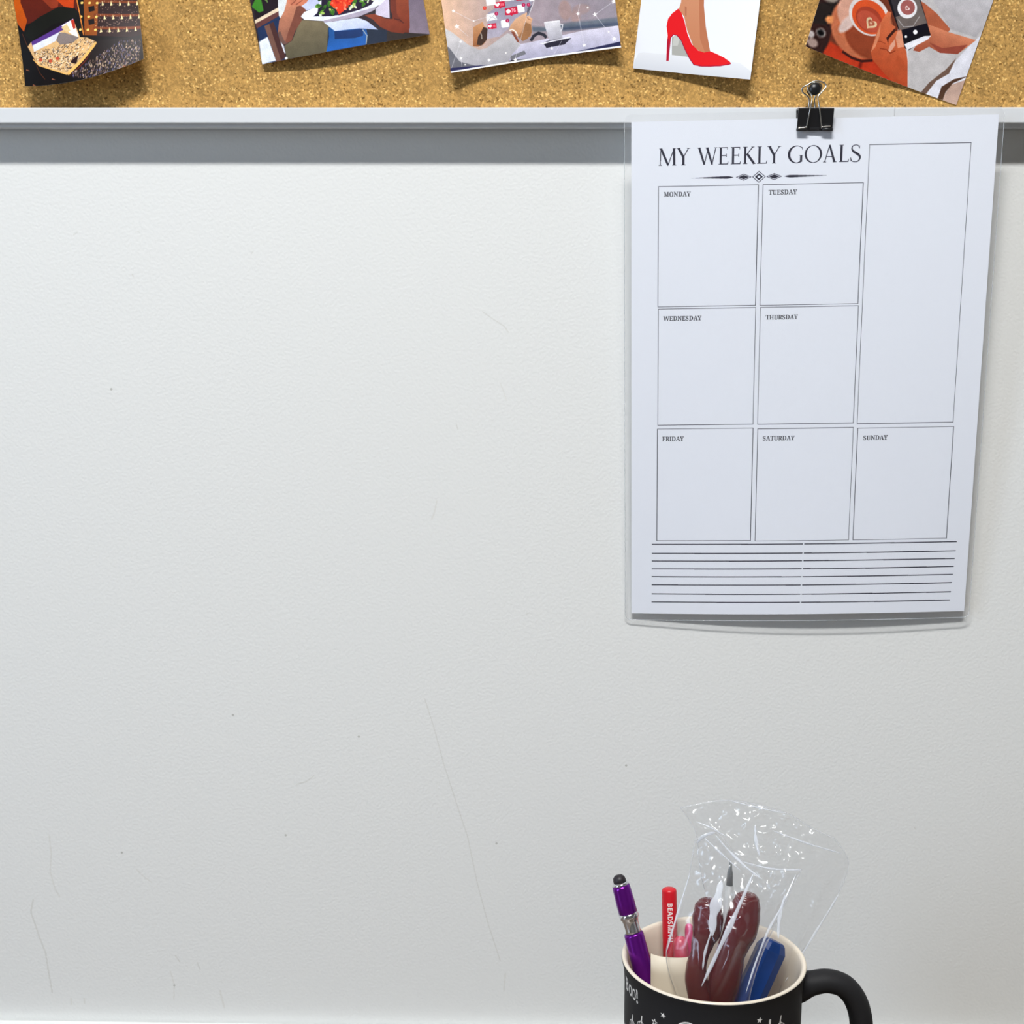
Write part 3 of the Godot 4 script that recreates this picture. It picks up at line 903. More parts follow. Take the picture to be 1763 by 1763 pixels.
	c.dot(jug.x + 12, jug.y + 20, 38, 24, Color8(150, 74, 48), 0.3)
	c.dot(jug.x - 24, jug.y + 2, 9, 22, Color8(214, 190, 182), 0.5)
	c.pg([18.5, 149, 21, 141.5, 31.5, 138.5, 33, 149.5, 26.5, 154], Color8(226, 150, 96))
	c.soften(3.0)
	c.path([64, 187.5, 83.5, 191.5, 101.5, 190.5, 119.5, 183], 4.0, Color8(70, 34, 30))
	var cup := lah(1130, 310)
	c.dot(cup.x, cup.y, 37, 31, Color8(222, 214, 212), 0.28)
	c.dot(cup.x + 1, cup.y + 2, 32, 26, Color8(216, 92, 48), 0.28)
	c.dot(cup.x + 2, cup.y + 6, 25, 19, Color8(170, 72, 50), 0.28)
	c.dot(cup.x + 3, cup.y + 9, 23, 15, Color8(188, 88, 66), 0.28)
	var hc := lah(1160, 430)
	c.heart(hc.x, hc.y, 10.5, Color8(222, 196, 160), 0.34)
	c.heart(hc.x, hc.y - 0.5, 6.4, Color8(176, 100, 76), 0.34)
	c.heart(hc.x, hc.y - 0.5, 2.6, Color8(222, 180, 150), 0.34)
	# cloth and chest on the right
	c.pg([165, 123.5, 144.5, -12.5, 337.5, -106, 307.5, 28, 287, 208, 218.5, 208, 191.5, 203], Color8(200, 196, 196))
	c.pg2([181.5, 53.5, 211.5, -36, 300, -68, 287, 40.5, 275.5, 89, 229, 90.5], Color8(226, 224, 230), Color8(186, 182, 184))
	c.pg([307.5, -46, 299.5, 55.5, 286, 156.5, 254, 180.5, 250.5, 206.5, 233, 207.5, 217.5, 206, 226, 185.5, 246.5, 158.5, 263, 118, 290.5, 66], Color8(226, 226, 234))
	c.pg([226.5, 202.5, 235.5, 177, 252, 159, 255, 131, 245, 154, 225, 183.5, 215.5, 206.5], Color8(120, 96, 84))
	c.pg([286, 156.5, 287, 208, 257, 211.5, 257.5, 191.5, 262, 175], Color8(196, 168, 154))
	c.pg([284.5, 152, 263.5, 172, 257, 189.5, 257, 211.5, 248, 207.5, 247.5, 183, 263.5, 164.5], Color8(92, 66, 52))
	c.soften(1.2)
	# right hand and sleeve-side wrist
	c.pg([164, 64.5, 173.5, 66, 198.5, 74.5, 229, 90.5, 222, 115.5, 196.5, 105, 180.5, 88.5], Color8(182, 104, 74))
	c.pg2([176.5, 112, 190.5, 96, 205.5, 95.5, 228, 96, 277, 93, 255, 124.5, 225.5, 132.5, 204.5, 129, 191.5, 142.5, 180.5, 144, 183, 132, 201.5, 113], Color8(216, 142, 108), Color8(166, 88, 64))
	c.pg([202, 122.5, 227.5, 123.5, 266, 104.5, 255, 124.5, 225.5, 132.5], Color8(158, 82, 66))
	c.dot(lag(985, 250).x, lag(985, 250).y, 4, 3, Color8(230, 170, 160))
	# phone
	c.pg([94, 60, 146.5, 39, 200.5, 110.5, 173, 146.5, 166, 145.5], Color8(26, 24, 32))
	c.pg([100.5, 57.5, 145, 40.5, 188, 94.5, 147, 121.5], Color8(120, 110, 106))
	c.pg([103.5, 61.5, 117, 54.5, 147.5, 93, 133.5, 103], Color8(60, 56, 62))
	c.dot(lag(885, 90).x, lag(885, 90).y, 17, 16.5, Color8(238, 236, 238))
	c.dot(lag(888, 85).x, lag(888, 85).y, 12.5, 12, Color8(168, 102, 98))
	c.heart(lag(885, 92).x, lag(885, 92).y, 4.2, Color8(240, 220, 216), 0.35)
	c.heart(lag(885, 92).x, lag(885, 92).y, 2.2, Color8(168, 102, 98), 0.35)
	c.dot(lag(810, 8).x, lag(810, 8).y, 4, 4, Color8(110, 140, 120))
	c.path([139, 105.5, 152, 113.5, 167, 107, 172, 89], 1.0, Color8(190, 186, 186))
	c.pg([147, 121.5, 188, 94.5, 194.5, 103, 158, 132], Color8(24, 22, 34))
	c.dot(lag(948, 257).x, lag(948, 257).y, 3.8, 3.8, white)
	c.dot(lag(880, 288).x, lag(880, 288).y, 2.2, 2.2, white)
	c.pg([162.5, 139.5, 190, 116, 201.5, 111.5, 198.5, 119, 170.5, 147], Color8(240, 240, 246))
	# left hand
	c.pg2([117.5, 98.5, 124.5, 98.5, 127, 116, 139, 118, 138, 128, 142.5, 124, 148.5, 119.5, 152, 122.5, 163, 141.5, 170.5, 150, 177.5, 163.5, 192, 203.5, 178.5, 208.5, 147.5, 197, 119.5, 182, 111, 170.5, 111, 144, 111, 123.5], Color8(216, 124, 84), Color8(184, 82, 48))
	c.pg([129.5, 140, 138, 121, 141, 124.5, 134, 140.5, 136, 149], Color8(70, 36, 30))
	c.pg([139.5, 150, 144.5, 137, 148.5, 146.5, 144, 159.5, 139.5, 160], Color8(226, 170, 146))
	c.pg([144.5, 134.5, 144.5, 124, 150, 119.5, 154.5, 126.5, 163.5, 143.5, 154, 149], Color8(226, 160, 130))
	c.path([124.5, 160, 136.5, 158, 144.5, 161.5, 151.5, 154.5], 1.6, Color8(150, 66, 40))
	c.path([117, 151, 123, 149, 131.5, 149.5], 1.2, Color8(160, 74, 46))
	c.pg([112, 171, 112, 144, 113, 122, 117.5, 142, 116.5, 160.5], Color8(222, 146, 110))
	c.pg([157.5, 159.5, 171, 165.5, 181, 185, 175, 198.5, 156, 188.5], Color8(190, 92, 56))
	print_sheet("tilted photo print of hands photographing a coffee cup with a phone", c.photo(846, 609, 5), Vector3(0.147, 1.3744, 0.0139), Vector3(0.2373, 1.3431, 0.0139), Vector3(0.1671, 1.44, 0.0139), func(u, v):
		var low := maxf(0.0, 1.0 - v / 0.8)
		return Vector2(0.0004 + 0.012 * low * pow(1.0 - u, 2.2), 0.0))

# places in the prints, measured in the enlargements they were drawn from (affine, print units)
func lap(x: float, y: float) -> Vector2:
	return aff([-25.5, 139.5], [125, 172.5], [-54.5, 289.5], x, y)
func lap2(x: float, y: float) -> Vector2:
	return aff([-1, 90.5], [93.5, 107.5], [-20, 185.5], x, y)
func lad(x: float, y: float) -> Vector2:
	return aff([-20, 71.5], [182.5, 102.5], [-48, 273.5], x, y)
func lae(x: float, y: float) -> Vector2:
	return aff([59.5, 84], [127, 94], [50, 151], x, y)
func lag(x: float, y: float) -> Vector2:
	return aff([-55.5, 133.5], [166.5, 54], [18, 354], x, y)
func lah(x: float, y: float) -> Vector2:
	return aff([-36.5, 127], [65.5, 90], [-2.5, 228], x, y)
func aff(o: Array, i: Array, j: Array, x: float, y: float) -> Vector2:
	var a := Vector2(o[0], o[1])
	return a + (Vector2(i[0], i[1]) - a) * x / 1000.0 + (Vector2(j[0], j[1]) - a) * y / 1000.0

# ---------------------------------------------------------------- weekly planner
const P0 := Vector3(0.0484, 1.3324, 0.0302)
const P1 := Vector3(0.2582, 1.3368, 0.0278)
const P2 := Vector3(0.0549, 1.0352, 0.0035)
const P3 := Vector3(0.2616, 1.0391, 0.0065)

# a point of the hanging sheet: x, y in millimetres from the paper's upper left corner, off = distance in front of the paper
func paper_at(x: float, y: float, off: float) -> Vector3:
	var s := x / 210.0
	var t := y / 297.0
	var p := P0.lerp(P1, s).lerp(P2.lerp(P3, s), t)
	var n := (P1 - P0).cross(P0 - P2).normalized()
	var low := clampf(t, 0.0, 1.1)
	var bow := 0.0036 * low * low * sin(PI * clampf(s, 0.0, 1.0))
	return p + n * (bow + off)

func planner_print() -> ImageTexture:
	var ink := Color8(22, 20, 44)
	var c := Canvas.new(210, 297, 13.0, Color8(243, 247, 255))
	# title, drawn letter by letter in a light roman capital
	var T := 15.1
	var B := 24.6
	var hv := 1.25
	var th := 0.46
	var stem := func(x: float) -> void:
		c.line(Vector2(x, T), Vector2(x, B), hv, hv, ink)
		c.rect(x - 1.25, T, x + 1.25, T + 0.3, ink)
		c.rect(x - 1.25, B - 0.3, x + 1.25, B, ink)
	var serif := func(x: float, y: float, w: float) -> void:
		c.rect(x - w, y - 0.15, x + w, y + 0.15, ink)
	# M
	c.line(Vector2(17.1, T), Vector2(16.7, B), th, th, ink)
	c.line(Vector2(17.1, T), Vector2(21.3, B), hv, hv * 0.9, ink)
	c.line(Vector2(24.7, T), Vector2(21.2, B), th, th, ink)
	c.line(Vector2(24.6, T), Vector2(24.8, B), hv, hv, ink)
	serif.call(16.7, B - 0.15, 0.9)
	serif.call(24.8, B - 0.15, 1.2)
	serif.call(16.9, T + 0.15, 0.8)
	serif.call(24.7, T + 0.15, 0.9)
	# Y, twice
	for x in [30.1, 82.4]:
		c.line(Vector2(x - 2.9, T), Vector2(x, 20.2), hv, hv, ink)
		c.line(Vector2(x + 2.9, T), Vector2(x, 20.2), th, th, ink)
		c.line(Vector2(x, 19.9), Vector2(x, B), hv, hv, ink)
		serif.call(x - 2.9, T + 0.15, 1.1)
		serif.call(x + 2.9, T + 0.15, 0.9)
		serif.call(x, B - 0.15, 1.2)
	# W
	c.line(Vector2(39.1, T), Vector2(42.2, B), hv, hv * 0.8, ink)
	c.line(Vector2(44.2, 16.0), Vector2(42.1, B), th, th, ink)
	c.line(Vector2(43.7, T), Vector2(46.7, B), hv, hv * 0.8, ink)
	c.line(Vector2(48.7, T), Vector2(46.6, B), th, th, ink)
	serif.call(39.1, T + 0.15, 1.1)
	serif.call(43.8, T + 0.15, 1.0)
	serif.call(48.7, T + 0.15, 0.9)
	# E, twice
	for x in [51.6, 58.7]:
		stem.call(x)
		c.rect(x, T, x + 3.9, T + th, ink)
		c.line(Vector2(x + 3.8, T), Vector2(x + 3.8, T + 1.3), 0.3, 0.2, ink)
		c.rect(x, 19.5, x + 3.2, 19.5 + th, ink)
		c.line(Vector2(x + 3.2, 18.8), Vector2(x + 3.2, 20.6), 0.3, 0.3, ink)
		c.rect(x, B - th, x + 4.1, B, ink)
		c.line(Vector2(x + 4.3, B - 1.5), Vector2(x + 4.0, B), 0.25, 0.5, ink)
	# K
	stem.call(65.7)
	c.line(Vector2(70.1, T), Vector2(66.1, 19.9), th, th, ink)
	c.line(Vector2(66.8, 19.0), Vector2(70.9, B), hv, hv, ink)
	serif.call(70.0, T + 0.15, 0.9)
	serif.call(71.0, B - 0.15, 0.7)
	# L, twice
	for x in [73.9, 121.0]:
		stem.call(x)
		c.rect(x, B - th, x + 4.1, B, ink)
		c.line(Vector2(x + 4.4, B - 1.7), Vector2(x + 4.0, B), 0.25, 0.5, ink)
	# G
	var paper := Color8(243, 247, 255)
	c.dot(95.2, 19.9, 5.0, 4.95, ink)
	c.dot(95.6, 19.9, 4.0, 4.55, paper)
	c.poly(PackedVector2Array([Vector2(95.4, 19.9), Vector2(98.6, 16.4), Vector2(101.5, 15), Vector2(101.5, 25), Vector2(98.0, 24.9), Vector2(97.4, 23.0)]), paper)
	c.line(Vector2(98.4, 15.9), Vector2(98.7, 17.4), 0.3, 0.3, ink)
	c.line(Vector2(97.9, 20.4), Vector2(97.9, 24.1), hv, hv, ink)
	serif.call(97.9, 20.5, 1.2)
	c.line(Vector2(97.9, 23.9), Vector2(95.8, 24.65), 0.7, 0.5, ink)
	# O
	c.dot(104.9, 19.9, 5.0, 4.95, ink)
	c.dot(104.9, 19.9, 3.85, 4.6, paper, -0.12)
	# A
	c.line(Vector2(114.2, T - 0.1), Vector2(111.5, B), th, th, ink)
	c.line(Vector2(114.1, T - 0.1), Vector2(117.2, B), hv * 0.8, hv, ink)
	c.rect(112.4, 21.3, 116.2, 21.3 + th * 0.9, ink)
	serif.call(111.5, B - 0.15, 0.9)
	serif.call(117.3, B - 0.15, 1.1)
	# S
	var sp := PackedVector2Array()
	for q in smooth([Vector2(131.3, 16.9), Vector2(130.6, 15.7), Vector2(129.2, 15.25), Vector2(127.4, 15.9), Vector2(127.0, 17.4), Vector2(128.0, 18.9), Vector2(130.0, 20.1), Vector2(131.6, 21.5), Vector2(131.6, 23.3), Vector2(130.3, 24.5), Vector2(128.4, 24.6), Vector2(127.0, 24.0), Vector2(126.5, 22.5)], 4):
		sp.append(q)
	var sw := []
	for i in sp.size():
		var f := i / float(sp.size() - 1)
		sw.append(0.4 + 0.95 * exp(-pow((f - 0.5) / 0.17, 2.0)))
	c.brush(sp, sw, ink)
	c.line(Vector2(131.3, 15.6), Vector2(131.4, 17.3), 0.25, 0.3, ink)
	c.line(Vector2(126.5, 22.2), Vector2(126.6, 24.3), 0.3, 0.25, ink)
	# ornament under the title
	var oy := 32.0
	for s in [-1.0, 1.0]:
		c.poly(PackedVector2Array([Vector2(73.9 + s * 40.3, oy), Vector2(73.9 + s * 18.3, oy - 0.72), Vector2(73.9 + s * 16.6, oy - 0.5), Vector2(73.9 + s * 14.6, oy), Vector2(73.9 + s * 16.6, oy + 0.5), Vector2(73.9 + s * 18.3, oy + 0.72)]), ink)
		var x: float = 73.9 + s * 8.8
		for e in [[4.6, 1.9, ink], [3.9, 1.55, paper], [3.1, 1.2, ink]]:
			c.poly(PackedVector2Array([Vector2(x - e[0], oy), Vector2(x, oy - e[1]), Vector2(x + e[0], oy), Vector2(x, oy + e[1])]), e[2])
	for e in [[3.9, 3.25, ink], [3.4, 2.8, paper], [2.3, 1.9, ink]]:
		c.poly(PackedVector2Array([Vector2(73.9 - e[0], oy), Vector2(73.9, oy - e[1]), Vector2(73.9 + e[0], oy), Vector2(73.9, oy + e[1])]), e[2])
	c.dot(73.9, oy, 0.85, 0.75, paper)
	# boxes of the week
	var grey := Color8(72, 72, 82)
	var lw := 0.34
	c.frame(15.6, 36.3, 73.9, 105.9, lw, grey)
	c.frame(76.2, 36.3, 134.5, 106.0, lw, grey)
	c.frame(15.9, 106.9, 74.1, 177.2, lw, grey)
	c.frame(76.5, 106.9, 134.9, 177.3, lw, grey)
	c.frame(15.7, 179.2, 74.2, 249.7, lw, grey)
	c.frame(76.7, 179.7, 135.0, 250.0, lw, grey)
	c.frame(137.4, 180.2, 195.9, 250.0, lw, grey)
	c.frame(136.9, 15.1, 195.4, 177.9, lw, grey)
	var slab := font_of("Droid Serif", 700)
	var word := Color8(52, 52, 60)
	c.text("MONDAY", slab, 18.9, 42.3, 15.6, 2.75, word)
	c.text("TUESDAY", slab, 79.8, 42.3, 16.4, 2.75, word)
	c.text("WEDNESDAY", slab, 19.0, 114.1, 22.8, 2.75, word)
	c.text("THURSDAY", slab, 80.0, 114.4, 19.1, 2.75, word)
	c.text("FRIDAY", slab, 18.9, 186.9, 13.1, 2.85, word)
	c.text("SATURDAY", slab, 80.1, 187.2, 19.4, 2.85, word)
	c.text("SUNDAY", slab, 141.2, 187.8, 14.8, 2.85, word)
	# ruled lines
	var ys := [252.0, 257.8, 262.7, 267.8, 272.9, 278.2, 284.1, 289.4]
	for i in ys.size():
		var y: float = ys[i]
		c.line(Vector2(12.8, y - 0.1), Vector2(106.6 - i * 0.1, y), 0.62, 0.62, Color8(36, 36, 50))
		c.line(Vector2(107.5 - i * 0.1, y), Vector2(202.3 - i * 0.27, y + 0.2), 0.62, 0.62, Color8(36, 36, 50))
	return c.finish(1448, 2048)

func rounded_sheet(x0: float, y0: float, x1: float, y1: float, r: float, off: float, back: bool, st: SurfaceTool, base: int) -> int:
	var P := []
	var U := []
	var ys := []
	for k in 7:
		ys.append(y0 + r * (1.0 - cos(k / 6.0 * PI / 2)))
	for k in range(1, 32):
		ys.append(lerpf(y0 + r, y1 - r, k / 32.0))
	for k in 7:
		ys.append(y1 - r * (1.0 - sin(k / 6.0 * PI / 2)))
	ys.reverse()
	for y in ys:
		var dy := maxf(0.0, maxf(y0 + r - y, y - (y1 - r)))
		var inset := r - sqrt(maxf(0.0, r * r - dy * dy))
		var row := []
		var ur := []
		for i in 25:
			var f := i / 24.0
			var x := lerpf(x0 + inset, x1 - inset, 1.0 - f if back else f)
			row.append(paper_at(x, y, off))
			ur.append(Vector2(x / 210.0, y / 297.0))
		P.append(row)
		U.append(ur)
	return grid(st, P, U, base)

func build_planner() -> void:
	var t := thing("weekly_planner", "laminated weekly goals planner sheet hanging from the binder clip below the cork board", "planner", paper_at(105, 300, 0.0))
	var st := begin()
	rounded_sheet(0, 0, 210, 297, 0.05, 0.0, false, st, 0)
	st.generate_normals()
	var m := tex_mat(planner_print(), 0.5)
	st.set_material(m)
	var mesh := st.commit()
	var bk := begin()
	rounded_sheet(0, 0, 210, 297, 0.05, -0.00012, true, bk, 0)
	bk.generate_normals()
	bk.set_material(mat(Color8(238, 241, 248), 0.6))
	bk.commit(mesh)
	obj("paper", mesh, null, t)
	# clear pouch: front and back film joined by a thin welded rim
	var fl := begin()
	var n := rounded_sheet(-4, -4, 213.2, 301.2, 4.0, 0.00025, false, fl, 0)
	rounded_sheet(-4, -4, 213.2, 301.2, 4.0, -0.00035, true, fl, n)
	obj("laminate_pouch", done(fl), film(Color(0.96, 0.97, 1.0, 0.02), 0.12), t)
	var rim := []
	for e in [[[-4, 297.2], [-4, 0.0]], [[0.0, 301.2], [209.2, 301.2]], [[213.2, 0.0], [213.2, 297.2]]]:
		for k in 25:
			rim.append(paper_at(lerpf(e[0][0], e[1][0], k / 24.0), lerpf(e[0][1], e[1][1], k / 24.0), -0.00005))
	var weld := begin()
	var left := rim.slice(0, 25)
	left.reverse()
	var all := left + arc_mm(0, 297.2, 4.0, PI, PI / 2) + rim.slice(25, 50) + arc_mm(209.2, 297.2, 4.0, PI / 2, 0.0)
	var rr := rim.slice(50, 75)
	rr.reverse()
	all += rr
	var radii := []
	for q in all:
		radii.append(Vector2(0.0002, 0.0004))
	tube(weld, all, radii, 6)
	obj("pouch_edge", done(weld), film(Color(0.85, 0.88, 0.9, 0.35), 0.1), t)

func arc_mm(x: float, y: float, r: float, a0: float, a1: float) -> Array:
	var out := []
	for k in range(1, 8):
		var a := lerpf(a0, a1, k / 8.0)
		out.append(paper_at(x + cos(a) * r, y + sin(a) * r, -0.00005))
	return out

# ---------------------------------------------------------------- binder clip and push pin
func build_clip() -> void:
	var black := mat(Color8(30, 30, 32), 0.32)
	var steel := mat(Color8(216, 214, 208), 0.22, 1.0)
	var at := Vector3(0.1531, 1.3276, 0.0302)
	var t := thing("binder_clip", "small black binder clip with chrome wire handles gripping the planner's top edge", "binder clip", at)
	# folded spring-steel body: two plates that meet at the jaws and a flat spine on top
	var w := 0.0101
	var y0 := at.y
	var yt := y0 + 0.0122
	var zf := at.z + 0.0005
	var body := begin()
	var e := 0.0005
	var side := [Vector2(zf, y0), Vector2(zf + 0.0034, yt - 0.0006), Vector2(zf + 0.0029, yt), Vector2(zf - 0.0045, yt), Vector2(zf - 0.005, yt - 0.0006), Vector2(zf - 0.0022, y0), Vector2(zf - 0.0022 + e, y0), Vector2(zf - 0.0043, yt - 0.001), Vector2(zf + 0.0025, yt - 0.001), Vector2(zf - e, y0)]
	body.append_from(extrude_x(side, at.x - w, at.x + w), 0, Transform3D())
	# rolled hinges and the tongue between them
	for s in [-1.0, 1.0]:
		var x: float = at.x + s * 0.0072
		body.append_from(tube_mesh([Vector3(x - 0.0029, y0 + 0.0006, zf + 0.0006), Vector3(x, y0 + 0.0006, zf + 0.0006), Vector3(x + 0.0029, y0 + 0.0006, zf + 0.0006)], [0.0011, 0.0011, 0.0011], 12, Vector3.UP), 0, Transform3D())
		body.append_from(tube_mesh([Vector3(x - 0.0029, y0 + 0.0006, zf - 0.0028), Vector3(x, y0 + 0.0006, zf - 0.0028), Vector3(x + 0.0029, y0 + 0.0006, zf - 0.0028)], [0.0008, 0.0008, 0.0008], 12, Vector3.UP), 0, Transform3D())
	body.append_from(box_mesh(Vector3(at.x - 0.0029, y0 + 0.0002, zf - 0.0004), Vector3(at.x + 0.0029, y0 + 0.002, zf + 0.0006), 0.0003), 0, Transform3D())
	obj("body", body.commit(), black, t)
	# wire handles: front one folded up over the spine, back one behind it, loops meeting above
	var front := smooth([Vector3(0.1436, 1.3288, 0.0322), Vector3(0.1462, 1.3291, 0.0323), Vector3(0.1479, 1.3293, 0.0324), Vector3(0.1483, 1.3299, 0.0326), Vector3(0.1494, 1.3395, 0.0352), Vector3(0.1504, 1.3452, 0.0342), Vector3(0.1498, 1.3474, 0.0338), Vector3(0.148, 1.35, 0.0334), Vector3(0.1483, 1.3527, 0.033), Vector3(0.151, 1.3544, 0.0328), Vector3(0.1536, 1.3547, 0.0328), Vector3(0.1568, 1.3539, 0.0328), Vector3(0.1583, 1.3521, 0.033), Vector3(0.1573, 1.3502, 0.0334), Vector3(0.1542, 1.3467, 0.0338), Vector3(0.1537, 1.345, 0.0342), Vector3(0.1546, 1.3395, 0.0352), Vector3(0.1566, 1.3299, 0.0326), Vector3(0.1571, 1.3294, 0.0324), Vector3(0.159, 1.3297, 0.0323), Vector3(0.1619, 1.3299, 0.0322)], 5)
	var back := smooth([Vector3(0.1493, 1.331, 0.0268), Vector3(0.15, 1.3399, 0.0255), Vector3(0.1503, 1.3446, 0.026), Vector3(0.149, 1.347, 0.0264), Vector3(0.1464, 1.3489, 0.0268), Vector3(0.1457, 1.3507, 0.027), Vector3(0.1467, 1.3522, 0.0272), Vector3(0.1493, 1.3534, 0.0274), Vector3(0.1521, 1.3543, 0.0276), Vector3(0.1553, 1.354, 0.0276), Vector3(0.1567, 1.3523, 0.0276), Vector3(0.1563, 1.3502, 0.0274), Vector3(0.1541, 1.3476, 0.027), Vector3(0.1532, 1.3455, 0.0264), Vector3(0.1539, 1.3407, 0.0255), Vector3(0.1552, 1.331, 0.0268)], 5)
	for h in [front, back]:
		var r := []
		for q in h:
			r.append(0.00042)
		obj("handle", tube_mesh(h, r, 8), steel, t)

	var pin := Vector3(0.1521, 1.3504, 0.03)
	var p := thing("push_pin", "black push pin through the binder clip's wire loops", "push pin", Vector3(pin.x, pin.y, CORK_Z))
	var pl := mat(Color8(24, 24, 27), 0.35)
	obj("head", lathe([Vector2(0, 0.0072), Vector2(0.0024, 0.0072), Vector2(0.0027, 0.0078), Vector2(0.0021, 0.0088), Vector2(0.0018, 0.013), Vector2(0.0021, 0.0164), Vector2(0.0031, 0.0172), Vector2(0.0034, 0.0178), Vector2(0.0034, 0.0196), Vector2(0.003, 0.0203), Vector2(0, 0.0206)], Vector3(pin.x, pin.y, CORK_Z), Vector3.BACK, 28), pl, p)
	obj("needle", lathe([Vector2(0, -0.005), Vector2(0.0005, -0.003), Vector2(0.0005, 0.0074), Vector2(0, 0.0074)], Vector3(pin.x, pin.y, CORK_Z), Vector3.BACK, 10), steel, p)

# ---------------------------------------------------------------- mug
func build_mug() -> void:
	var t := thing("mug", "matte black mug printed with BOO! and white doodles, cream inside, holding pens", "mug", Vector3(MUG.x, DESK_Y, MUG.z))
	var H := MUG.y - DESK_Y
	var base := Vector3(MUG.x, DESK_Y, MUG.z)
	# drawn decoration: x = arc from the side facing the room, y = depth below the rim, both in millimetres
	var arc := TAU * 48.8
	var c := Canvas.new(arc, 128, 8.0, Color8(33, 33, 35))
	c.ox = -arc / 2
	var chalk := Color8(232, 230, 226)
	var hand := font_of("Droid Sans", 700)
	var q: Array = [-65.9, 20.4, -52.7, 16.9, -33.0, 13.4, -38.6, 19.2, 19.9, 11.6, 34.2, 17.6, 26.5, 14.4, -57.5, 27.3, -50.2, 23.9, -16.5, 13.3]
	var left: float = q[2]
	c.text("!", hand, left - 1.2, 15.5, 1.5, 8.2, chalk)
	c.text("O", hand, left - 5.8, 15.0, 3.9, 6.6, chalk)
	c.text("O", hand, left - 10.6, 15.0, 4.1, 6.8, chalk)
	c.text("B", hand, left - 16.6, 15.0, 4.6, 8.0, chalk)
	c.star(q[4], q[5], 1.9, chalk, 0.3)
	c.star(q[6], q[7] + 0.5, 2.4, chalk, 0.1)
	c.star(q[6], q[7] + 0.5, 1.2, Color8(33, 33, 35), 0.1)
	c.star(q[8], q[9], 2.0, chalk, 0.15)
	c.star(q[8] - 30, q[9] + 30, 2.2, chalk, 0.4)
	c.star(q[4] + 22, q[5] + 34, 2.0, chalk, 0.2)
	# outlined pumpkins
	for e in [[q[10], q[11] + 5.0, 4.6, 6.4], [q[14] - 1.0, q[15] + 4.6, 3.6, 5.0], [q[16] + 1.2, q[17] + 4.6, 4.0, 5.4]]:
		for k in [1.0, 0.55, 0.12]:
			for s in [-1.0, 1.0]:
				var ring := []
				for i in 15:
					var a := lerpf(-PI / 2, PI / 2, i / 14.0)
					ring.append(e[0] + s * cos(a) * e[2] * k)
					ring.append(e[1] + sin(a) * e[3] * (0.8 + 0.2 * (1.0 - k)))
				c.path(ring, 0.42, chalk)
		c.line(Vector2(e[0], e[1] - e[3] * 0.9), Vector2(e[0] + 0.5, e[1] - e[3] * 1.5), 1.1, 0.7, chalk)
	c.line(Vector2(q[12], q[13] - 1.6), Vector2(q[12] + 0.2, q[13] + 2.5), 1.5, 1.3, chalk)
	# ghost peeking in the middle
	var ghost := []
	for e in smooth([Vector2(-9, 16), Vector2(-9, 8), Vector2(-7, 2.4), Vector2(-2.4, 0.2), Vector2(1.6, 1.6), Vector2(3.4, 7), Vector2(3.6, 16), Vector2(1.5, 14), Vector2(-1.5, 17), Vector2(-4.5, 14), Vector2(-7, 17), Vector2(-9, 16)], 6):
		ghost.append(q[18] + e.x)
		ghost.append(q[19] + e.y)
	c.path(ghost, 0.9, chalk)
	for k in 2:
		c.dot(q[18] - 4.4 + k * 3.4, q[19] + 6, 0.7, 1.0, chalk)
	for k in 9:
		c.star(-arc / 2 + 14 + k * 33.0, 60 + 24 * sin(k * 2.1), 2.0, chalk, k * 0.5)
	var shell := tex_mat(c.finish(2048, 852), 0.62)
	shell.metallic_specular = 0.35
	# shell: u runs round the wall, v down from the rim; the foot keeps the black of the last row
	var prof := [[0.0, H - 0.001], [0.040, H - 0.001], [0.0432, H - 0.0025], [0.0455, H - 0.008], [0.0468, H - 0.018], [0.0486, 0.05], [0.0488, 0.03], [0.0489, 0.016], [0.0492, 0.009], [0.0499, 0.004], [0.0505, 0.0016], [0.0508, 0.0008], [0.0507, 0.0002]]
	var P := []
	var U := []
	for e in prof:
		var row := []
		var ur := []
		for k in 97:
			var a := TAU * (k / 96.0 - 0.5)
			row.append(MUG + Vector3(sin(a) * e[0], -e[1], cos(a) * e[0]))
			ur.append(Vector2(k / 96.0, clampf(e[1] / 0.128, 0.0, 1.0)))
		P.append(row)
		U.append(ur)
	var st := begin()
	grid(st, P, U)
	obj("shell", done(st), shell, t)
	var glaze := mat(Color8(226, 216, 198), 0.28)
	obj("lining", lathe([Vector2(0.0506, H - 0.0006), Vector2(0.0507, H), Vector2(0.0502, H + 0.0005), Vector2(0.0493, H + 0.0006), Vector2(0.0484, H + 0.0002), Vector2(0.0477, H - 0.0012), Vector2(0.0468, H - 0.006), Vector2(0.046, H - 0.014), Vector2(0.0456, H - 0.03), Vector2(0.0452, 0.04), Vector2(0.044, 0.016), Vector2(0.041, 0.0085), Vector2(0.034, 0.006), Vector2(0, 0.0055)], base, Vector3.UP, 96), glaze, t)
	# strap handle
	var hp := smooth([Vector3(MUG.x + 0.0472, Vector3(0.1448, 0.8589, 0.1429).y, MUG.z), Vector3(MUG.x + 0.0495, Vector3(0.1448, 0.8589, 0.1429).y, MUG.z), Vector3(0.1505, 0.8607, 0.1429), Vector3(0.1585, 0.8619, 0.1429), Vector3(0.1673, 0.8592, 0.1429), Vector3(0.174, 0.8513, 0.1429), Vector3(0.1778, 0.8391, 0.1429), Vector3(0.1785, 0.8232, 0.1429), Vector3(0.1761, 0.8054, 0.1429), Vector3(0.1681, 0.7873, 0.1429), Vector3(0.1578, 0.7756, 0.1429), Vector3(MUG.x + 0.0495, Vector3(0.1487, 0.7733, 0.1429).y, MUG.z), Vector3(MUG.x + 0.0472, Vector3(0.1487, 0.7733, 0.1429).y, MUG.z)], 6)
	var hr := []
